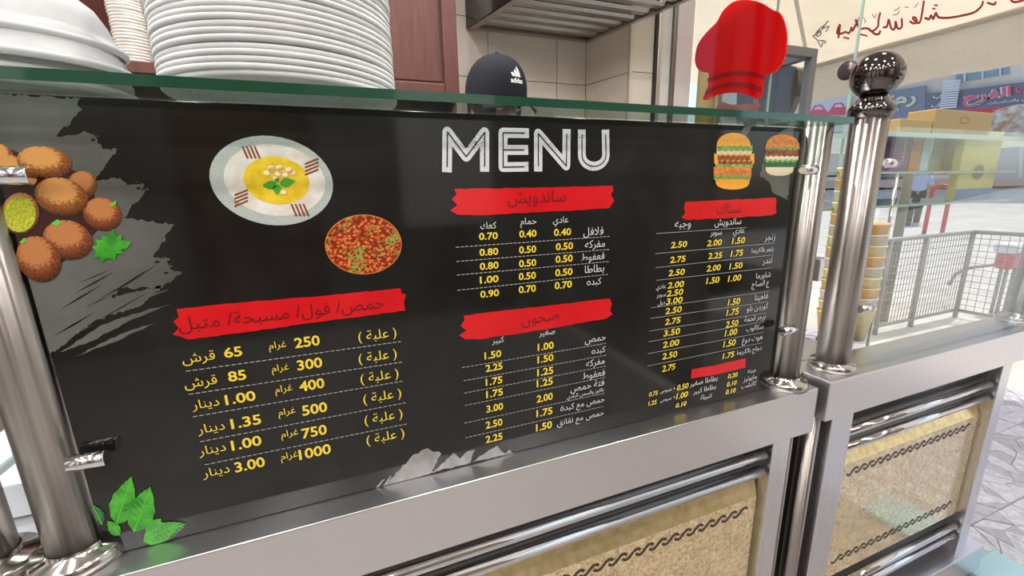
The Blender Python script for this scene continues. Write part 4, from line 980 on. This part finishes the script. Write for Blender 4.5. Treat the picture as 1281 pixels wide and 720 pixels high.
# ------------------------------------------------------------------ display on the street counter
gp = thing('glass_screen', 'upright clear glass screen between the ball post and the street post', 'glass panel', (0,0,0))
mb = MB(); mb.box(.992, -.022, .836, 1.70, -.016, 1.322); mb.build('pane', M['glass'], gp)
mb = MB(); mb.box(1.6995, -.0225, .836, 1.7025, -.0155, 1.322); mb.build('glass_edge', M['glassedge2'], gp)
mb = MB(); x0, x1, y0, y1, z0, z1 = .99, 1.86, .03, .40, 1.312, 1.322; vs = [(x, y, z) for x in (x0, x1) for y in (y0, y1) for z in (z0, z1)]
mb.add(vs, [(0,2,6,4),(1,5,7,3)]); mb.cur = 1; mb.add(vs, [(0,1,3,2),(4,6,7,5),(0,4,5,1),(2,3,7,6)])
tag(mb.build('glass_shelf', [M['shelfglass'], M['glassedge2']]), 'upper clear glass shelf of the street counter carrying the yellow cartons', 'shelf')
mb = MB(); x0, x1, y0, y1 = 1.0, 1.86, .12, .40
z0 = at(1160,214,1,.12).z-.006; z1 = z0+.006; zsh = z1
vs = [(x, y, z) for x in (x0, x1) for y in (y0, y1) for z in (z0, z1)]; mb.add(vs, [(0,2,6,4),(1,5,7,3)]); mb.cur = 1; mb.add(vs, [(0,1,3,2),(4,6,7,5),(0,4,5,1),(2,3,7,6)])
tag(mb.build('glass_shelf', [M['shelfglass'], M['glassedge2']]), 'middle glass shelf of the street counter holding upright packets', 'shelf')
mb = MB(); z0 = at(1160,254,1,.12).z-.006; z1 = z0+.006; zsl = z1
vs = [(x, y, z) for x in (x0, 1.86) for y in (y0, y1) for z in (z0, z1)]; mb.add(vs, [(0,2,6,4),(1,5,7,3)]); mb.cur = 1; mb.add(vs, [(0,1,3,2),(4,6,7,5),(0,4,5,1),(2,3,7,6)])
tag(mb.build('glass_shelf', [M['shelfglass'], M['glassedge2']]), 'lower glass shelf of the street counter holding the yellow green carton', 'shelf')
for (x, y) in ((1.0,.41),(1.85,.41)):
    tag(MB().tube([(x,y,(.829 if x < 1.3 else 0)),(x,y,1.33)], .006, 8).build('shelf_rod', M['chrome2']), f'thin steel rod carrying the glass shelves at the {"kitchen" if x < 1.3 else "street"} end', 'rod')
def carton(name, px0, px1, ytop, ybot, y, z0, c, lab, d=.05, extra=None):
    a_, b_ = at(px0, ybot, 1, y), at(px1, ybot, 1, y); zt_ = at((px0+px1)/2, ytop, 1, y).z
    t = thing(name, lab, 'carton', ((a_.x+b_.x)/2, y, z0)); w = (b_.x-a_.x)/2
    MB().bbox(-w, 0, .0003, w, d, zt_-z0, .002).build('carton_body', mat(name+'_card', c, .45), t); return t, w, zt_-z0
t, w, h_ = carton('yellow_carton', 1168, 1240, 138, 157, .12, 1.3225, (.30,.21,.08), 'large mustard yellow carton lying on the upper glass shelf', .06)
lettering('CEKTOD', w*.8, lambda u, v: (u+w*.42, -.0006, h_*.30+v), M['p_brown'], t, h=.008)
mb = MB(); stroke(mb, [(math.cos(k*math.pi/10)*.022-w*.0, h_*.68+math.sin(k*math.pi/10)*.008) for k in range(21)], .0015, lambda u, v: (u, -.0006, v)); mb.build('oval_mark', M['p_brown'], t)
t, w, h_ = carton('yellow_carton', 1126, 1166, 149, 157, .12, 1.3225, (.32,.23,.09), 'low mustard yellow carton left of the larger one on the upper glass shelf', .10)
t, w, h_ = carton('purple_packet', 1119, 1134, 168, 213, .16, zsh, (.18,.08,.24), 'purple packet with pale lettering on the middle glass shelf')
lettering('UAUAI', .055, lambda u, v: (-v*.8, -.0006, h_*.5+u), M['p_white'], t)
carton('orange_packet', 1136, 1148, 163, 213, .16, zsh, (.50,.20,.08), 'orange brown packet on the middle glass shelf')
carton('blue_packet', 1150, 1160, 166, 213, .16, zsh, (.45,.58,.72), 'pale blue packet on the middle glass shelf')
carton('grey_packet', 1162, 1178, 162, 213, .18, zsh, (.42,.44,.38), 'broad grey green packet on the middle glass shelf')
carton('cream_packet', 1180, 1190, 162, 213, .18, zsh, (.62,.52,.40), 'cream packet at the right of the row on the middle glass shelf')
t, w, h_ = carton('green_carton', 1193, 1238, 163, 250, .13, zsl, (.50,.48,.20), 'tall yellow green carton with dark oval picture and blue foot', .02)
MB().box(-w-.0004, -.0008, .001, w+.0004, .0, h_*.18).build('blue_band', mat('blue_print', (.12,.22,.42), .4), t)
mb = MB(); mb.add([(math.cos(k*math.pi/12)*.028, -.001, h_*.42+math.sin(k*math.pi/12)*.020) for k in range(24)], [tuple(range(24))]); mb.build('oval_picture', mat('slate_print', (.16,.13,.16), .4), t)
# paper cups nested behind the gap between the posts
cc = [((.80,.45,.12),'orange'),((.78,.66,.30),'yellow'),((.72,.62,.50),'cream')]
cm = [nmat('cup_'+n, c, tuple(min(1, x*.6+.15) for x in c), 90, .5) for c, n in cc]
cupb = at(1031, 466, 1, .10)
cside = thing('side_table', 'steel side table behind the ball post carrying the paper cups', 'table', (0,0,0))
MB().bbox(.87, .056, .795, 1.07, .40, .829, .002).build('table_top', M['steel'], cside)
for (x_, y_) in ((.885,.07),(1.055,.07),(.885,.385),(1.055,.385)): MB().box(x_-.01, y_-.01, 0, x_+.01, y_+.01, .795).build('leg', M['steel_v'], cside)
cup0 = None
for si, (cx_, cy_, lab) in enumerate(((cupb.x+.004, .10, 'between the steel posts'), (at(1064,440,1,.10).x, .10, 'just right of the ball post'))):
    for i in range(14 if si == 0 else 9):
        me = MB().lathe([(.024,0),(.0355,.082),(.0375,.084),(.0365,.087),(.034,.083),(.0225,.003)], n=28, cap=True)
        o = me.build('paper_cup', cm[(i+si) % 3]); o.location = (cx_, cy_, .8295+i*.026)
        nm = cc[(i+si) % 3][1]
        tag(o, f'{nm} paper cup, {ordinal(i+1)} from bottom of column {lab}', 'cup', 'paper cups on the street counter')

# left of the first post: trays on the worktop seen in depth
for i, (x0, x1, c, lab) in enumerate(((-.46,-.415,(.60,.66,.68),'narrow pale plastic tray standing behind the left post'),(-.54,-.475,(.50,.56,.58),'grey plastic tray left of the pale one behind the post'))):
    mb = MB(); mb.bbox(x0, .12, ZT+.0005, x1, .52, ZT+.05, .004); t = mb.build('plastic_tray', mat('tray_plastic', c, .3)); tag(t, lab, 'tray')

# ------------------------------------------------------------------ mesh fence
fn_ = thing('mesh_fence', 'low steel wire mesh fence on the sunny pavement behind the glass screen', 'fence', (0,0,0))
fm = mat('fence_steel', (.34,.31,.27), .5, .6); fz0, fz1 = .05, .77; fy = 1.50; fx0, fx1 = 3.3, 5.2
MB().tube([(fx0,fy,fz1),(fx1,fy,fz1)], .018, 8).build('top_rail', fm, fn_); MB().tube([(fx0,fy,fz0),(fx1,fy,fz0)], .014, 8).build('bottom_rail', fm, fn_)
MB().tube([(fx1,fy,fz1),(fx1,-.6,fz1)], .018, 8).build('top_rail', fm, fn_); MB().tube([(fx1,fy,fz0),(fx1,-.6,fz0)], .014, 8).build('bottom_rail', fm, fn_)
for x in (at(1104,360,1,fy).x, at(1152,340,1,fy).x, fx1): MB().tube([(x,fy,-.02),(x,fy,fz1)], .020, 8).build('fence_post', fm, fn_)
MB().tube([(fx1,-.6,-.02),(fx1,-.6,fz1)], .02, 8).build('fence_post', fm, fn_)
mb = MB()
def wire(p, q, r=.0028): mb.tube([p, q], r, 4)
n = 46
for i in range(n+1): x = fx0+(fx1-fx0)*i/n; wire((x,fy,fz0),(x,fy,fz1))
for i in range(1, 13): z = fz0+(fz1-fz0)*i/13; wire((fx0,fy,z),(fx1,fy,z)); wire((fx1,fy,z),(fx1,-.6,z))
for i in range(36): y = fy-(fy+.6)*i/36; wire((fx1,y,fz0),(fx1,y,fz1))
o = mb.build('wire_mesh', fm, fn_); o['kind'] = 'stuff'
ph = at(1133,240,1,1.7); tag(MB().tube([(ph.x,1.7,-.02),(ph.x,1.7,1.36)], .035, 12).build('street_pole', mat('olive_pole', (.20,.19,.14), .6, .2)), 'olive grey pole rising behind the mesh fence', 'pole')
# red cart behind the fence corner
ct = thing('red_cart', 'small red cart with white lid behind the fence corner', 'cart', (0,0,0)); p0 = at(1240,330,0,5.6); w0 = .16
yc0 = at(1243,330,0,5.6).y; yc1 = at(1266,330,0,5.6).y; z_t = at(1250,316,0,5.6).z; z_b = at(1250,336,0,5.6).z
MB().bbox(5.6, min(yc0,yc1), z_b, 5.95, max(yc0,yc1), z_t, .02).build('cart_body', mat('cart_red', (.55,.02,.03), .4), ct)
MB().bbox(5.58, min(yc0,yc1)-.02, z_t, 5.97, max(yc0,yc1)+.03, z_t+.09, .03).build('cart_lid', mat('cart_white', (.75,.76,.78), .4), ct)
for sx_ in (5.65, 5.9):
    for yy in (min(yc0,yc1)+.04, max(yc0,yc1)-.04): MB().tube([(sx_, yy, -.02), (sx_, yy, z_b+.01)], .014, 8).build('leg', fm, ct)
MB().tube([(5.62, max(yc0,yc1), z_b+.03), (5.6, max(yc0,yc1)+.15, z_b-.02), (5.6, max(yc0,yc1)+.25, z_b-.10), (5.6, max(yc0,yc1)+.28, z_b-.22)], .015, 8).build('cart_handle', fm, ct)
# red hoop rail across the street
hc = at(1178, 232, 0, 13.); hb = at(1178, 264, 0, 13.)
ra = at(1166, 240, 0, 13.).y; rb = at(1189, 240, 0, 13.).y; zt_ = hc.z
tag(MB().tube([(13,ra,-.02),(13,ra,zt_-.15)] + [(13,(ra+rb)/2+(ra-rb)/2*math.cos(k*math.pi/8), zt_-.15+.15*math.sin(k*math.pi/8)) for k in range(1,8)] + [(13,rb,zt_-.15),(13,rb,-.02)], .045, 8).build('hoop_rail', mat('red_paint', (.55,.06,.05), .5)), 'red hoop rail standing across the street', 'rail')
# pedestrian across the street
pf = at(1140, 283, 2, -.02)
pd = thing('person', 'pedestrian in pale blue shirt and dark trousers walking across the street', 'person', (pf.x, pf.y, -.02)); pd.rotation_euler = (0,0,math.radians(118))
J = {'pelvis':((0,0,.93),.12),'waist':((0,0,1.06),.115),'chest':((0,-.01,1.28),.14),'neck':((0,-.01,1.47),.05),'skull':((0,-.02,1.57),(.075,.09)),'crown':((0,-.02,1.65),(.07,.08)),
     'hl':((-.08,0,.88),.085),'hr':((.08,0,.88),.085),'kl':((-.09,-.16,.50),.055),'kr':((.09,.08,.48),.055),'al':((-.09,-.26,.09),.035),'ar':((.09,.36,.14),.035),'tl':((-.09,-.38,.04),.035),'tr':((.09,.27,.04),.03),
     'sl':((-.17,0,1.38),.06),'sr':((.17,0,1.38),.06)}
E_ = [('pelvis','waist'),('waist','chest'),('chest','neck'),('neck','skull'),('skull','crown'),('pelvis','hl'),('pelvis','hr'),('hl','kl'),('hr','kr'),('kl','al'),('kr','ar'),('al','tl'),('ar','tr'),('chest','sl'),('chest','sr')]
arm(J, E_, 'L', 'sl', (-.23,.04,1.12), (-.20,-.18,.98), (.1,-1,0)); arm(J, E_, 'R', 'sr', (.23,.08,1.12), (.18,-.12,.98), (0,-1,0))
skin_figure('body', J, E_, M['skin'], pd)
shell(MB(), [(.09,1.47),(.17,1.42),(.185,1.32),(.165,1.15),(.16,.98)], (0,-.003,0), sx=1.05, sy=.82).build('shirt', M['shirtblue'], pd)
for s_, kn, an in ((-1, (-.09,-.16,.50), (-.09,-.26,.11)), (1, (.09,.08,.48), (.09,.36,.16))):
    MB().tube([(s_*.075,0,1.0),(s_*.08,0,.88),kn,an], [.10,.115,.085,.07], 14).build('trouser_leg', M['trouser'], pd)
    MB().tube([(s_*.15,0,1.40),(s_*.20,.01,1.28),(s_*.235,.04,1.14)], [.075,.07,.062], 12).build('sleeve', M['shirtblue'], pd)
    MB().bbox(an[0]-.05, an[1]-.17, max(0, an[2]-.11), an[0]+.05, an[1]+.07, an[2]-.02, .02).build('shoe', M['black'], pd)
MB().lathe([(0,.105),(.06,.09),(.088,.05),(.092,.0),(.08,-.04)], (0,-.005,1.625), 20, cap=False).build('hair', M['hair'], pd)

# ------------------------------------------------------------------ shops across the street
XF = 24.0
def onf(px, py, x=XF): q = at(px, py, 0, x); return (q.y, q.z)
bd = thing('shop_building', 'cream shop building with sign boards across the street', 'building', (0,0,0))
fw = nmat('cream_facade', (.86,.74,.60), (.92,.82,.68), 1, .8)
ya, yb_ = onf(1000,150)[0], onf(1281,150)[0]
MB().box(XF, yb_-10, 1.09, XF+4, ya+6, 12).build('wall', fw, bd)
def quad(name, pxs, x, m, par, th=.08):
    mb = MB(); mb.prism([onf(a_, b_, x) for a_, b_ in pxs], 0, th, lambda u, v, d: (x+d, u, v)); return mb.build(name, m, par)
def ftext(s, x0, x1, yc_, ht, x, m, par, slope=-.15, bold=.02):
    me = text_mesh(s, bold); me.materials.clear(); me.materials.append(m); xs = [v.co.x for v in me.vertices]; ys = [v.co.y for v in me.vertices]
    for v in me.vertices:
        t = (v.co.x-min(xs))/(max(xs)-min(xs)); q = (v.co.y-min(ys))/(max(ys)-min(ys))-.5; u, w_ = onf(x0+(x1-x0)*t, yc_+(x1-x0)*slope*(t-.5)-ht*q, x); v.co = Vector((x, u, w_))
    me.update(); return link('lettering', me, par)
sg = mat('slate_sign', (.22,.22,.28), .5); sg2 = mat('slate_sign_grey', (.30,.30,.37), .5); cr_ = mat('cream_letter', (.78,.76,.55), .5); wt = mat('white_letter', (.80,.80,.82), .5); rd = mat('red_sign', (.80,.08,.10), .5); pk = mat('pink_letter', (.90,.14,.20), .5)
s1 = thing('shop_sign', 'grey blue sign board with cream Arabic letters right of the ball post', 'sign', (0,0,0)); quad('sign_board', [(1085,118),(1158,107),(1157,149),(1085,155)], XF-.3, sg2, s1)
ftext('رمّ'.replace('ّ',''), 1118, 1146, 129, 18, XF-.34, cr_, s1, -.12, .03); ftext('w', 1113, 1119, 121, 4, XF-.34, cr_, s1)
s2 = thing('shop_sign', 'dark blue sign with red outlined Arabic letters and red lower band', 'sign', (0,0,0)); quad('sign_board', [(1158,118),(1300,100),(1300,128),(1158,143)], XF-.3, sg, s2); quad('sign_band', [(1158,143),(1300,128),(1300,160),(1158,160)], XF-.3, rd, s2)
ftext('الفرح', 1204, 1265, 121, 19, XF-.34, wt, s2, -.15, .075); ftext('الفرح', 1204, 1265, 121, 18, XF-.38, pk, s2, -.15, .022)
ftext('ب', 1270, 1290, 113, 12, XF-.34, pk, s2, -.1, .03)
ftext('ي والمناسبات', 1236, 1284, 127, 5.5, XF-.34, wt, s2, -.12, .02); ftext('خروف محشي', 1242, 1278, 135, 5, XF-.34, mat('salmon_letter', (.85,.5,.45), .5), s2, -.12)
ftext('ضرب', 1167, 1192, 120, 8, XF-.34, wt, s2, -.1); ftext('ونصف', 1165, 1196, 131, 8, XF-.34, wt, s2, -.1)
mb = MB(); u, v = onf(1268,150,XF-.36); mb.add([(XF-.36, u+math.cos(k*math.pi/12)*.85, v+math.sin(k*math.pi/12)*.55) for k in range(24)], [tuple(range(24))]); mb.build('plate_picture', nmat('dish_print', (.80,.78,.70), (.55,.30,.15), 4, .5), s2)
# first floor window with mesh and roller
wn_ = MB(); wn_.prism([onf(a_, b_, XF-.05) for a_, b_ in ((1196,103),(1262,92),(1262,80),(1196,90))], 0, .06, lambda u, v, d: (XF-.05+d, u, v)); wn_.build('window', mat('blue_window', (.30,.42,.46), .2), bd)
for a_ in ((1205,1208),(1228,1230),(1250,1252)): quad('window_bar', [(a_[0],104-(a_[0]-1196)*.16),(a_[1],104-(a_[1]-1196)*.16),(a_[1],84),(a_[0],84)], XF-.12, wt, bd, .04)
quad('door_opening', [(1095,160),(1130,160),(1130,228),(1095,228)], XF-.02, mat('dark_glass', (.12,.12,.13), .2), bd, .03)
quad('shop_window', [(1248,172),(1276,172),(1274,222),(1243,222)], XF-.04, mat('pale_shop_glass', (.55,.57,.60), .15), bd, .05)
for q in ([(1244,168),(1280,168),(1280,172),(1244,172)], [(1276,172),(1280,172),(1278,222),(1274,222)], [(1241,222),(1281,222),(1281,225),(1241,225)]): quad('window_frame', q, XF-.10, wt, bd, .06)
quad('step', [(1000,226),(1300,222),(1300,232),(1000,236)], XF-.5, mat('terracotta_step', (.72,.50,.42), .7), bd, .5)
quad('roof_band', [(1000,150),(1300,148),(1300,160),(1000,166)], XF-.2, mat('pale_band', (.85,.86,.82), .6), bd, .15)
# white slatted roller near the signs
rl = thing('slatted_shutter', 'white slatted roller hanging in front of the blue sign', 'shutter', (0,0,0))
for i in range(12):
    y_ = 101+i*3.0; xo = -i*.45; quad('slat', [(1180+xo,y_),(1201+xo,y_-1.6),(1201+xo,y_+.6),(1180+xo,y_+2.2)], XF-.46, wt, rl, .06)
# white poster wall with red cars, left of the ball
s3 = thing('car_poster', 'white poster with red car drawings left of the ball post', 'poster', (0,0,0)); quad('poster_sheet', [(1006,124),(1062,116),(1062,152),(1006,152)], XF-.5, mat('poster_white', (.78,.80,.84), .5), s3)
for dx, dy in ((0,0),(25,-3)):
    quad('car_picture', [(1011+dx,143+dy),(1015+dx,138+dy),(1019+dx,132+dy),(1028+dx,131+dy),(1033+dx,138+dy),(1036+dx,140+dy),(1035+dx,147+dy),(1011+dx,147+dy)], XF-.52, pk, s3, .01)
    quad('car_window_picture', [(1018+dx,137+dy),(1021+dx,133.5+dy),(1027+dx,133+dy),(1030+dx,137+dy)], XF-.54, wt, s3, .01)
MB().box(XF-.2, ya+6, 1.09, XF+4, ya+14, 4.2).build('low_wing', fw, bd)

bpy.data.objects.remove(_to)
print('objects', len(bpy.data.objects))
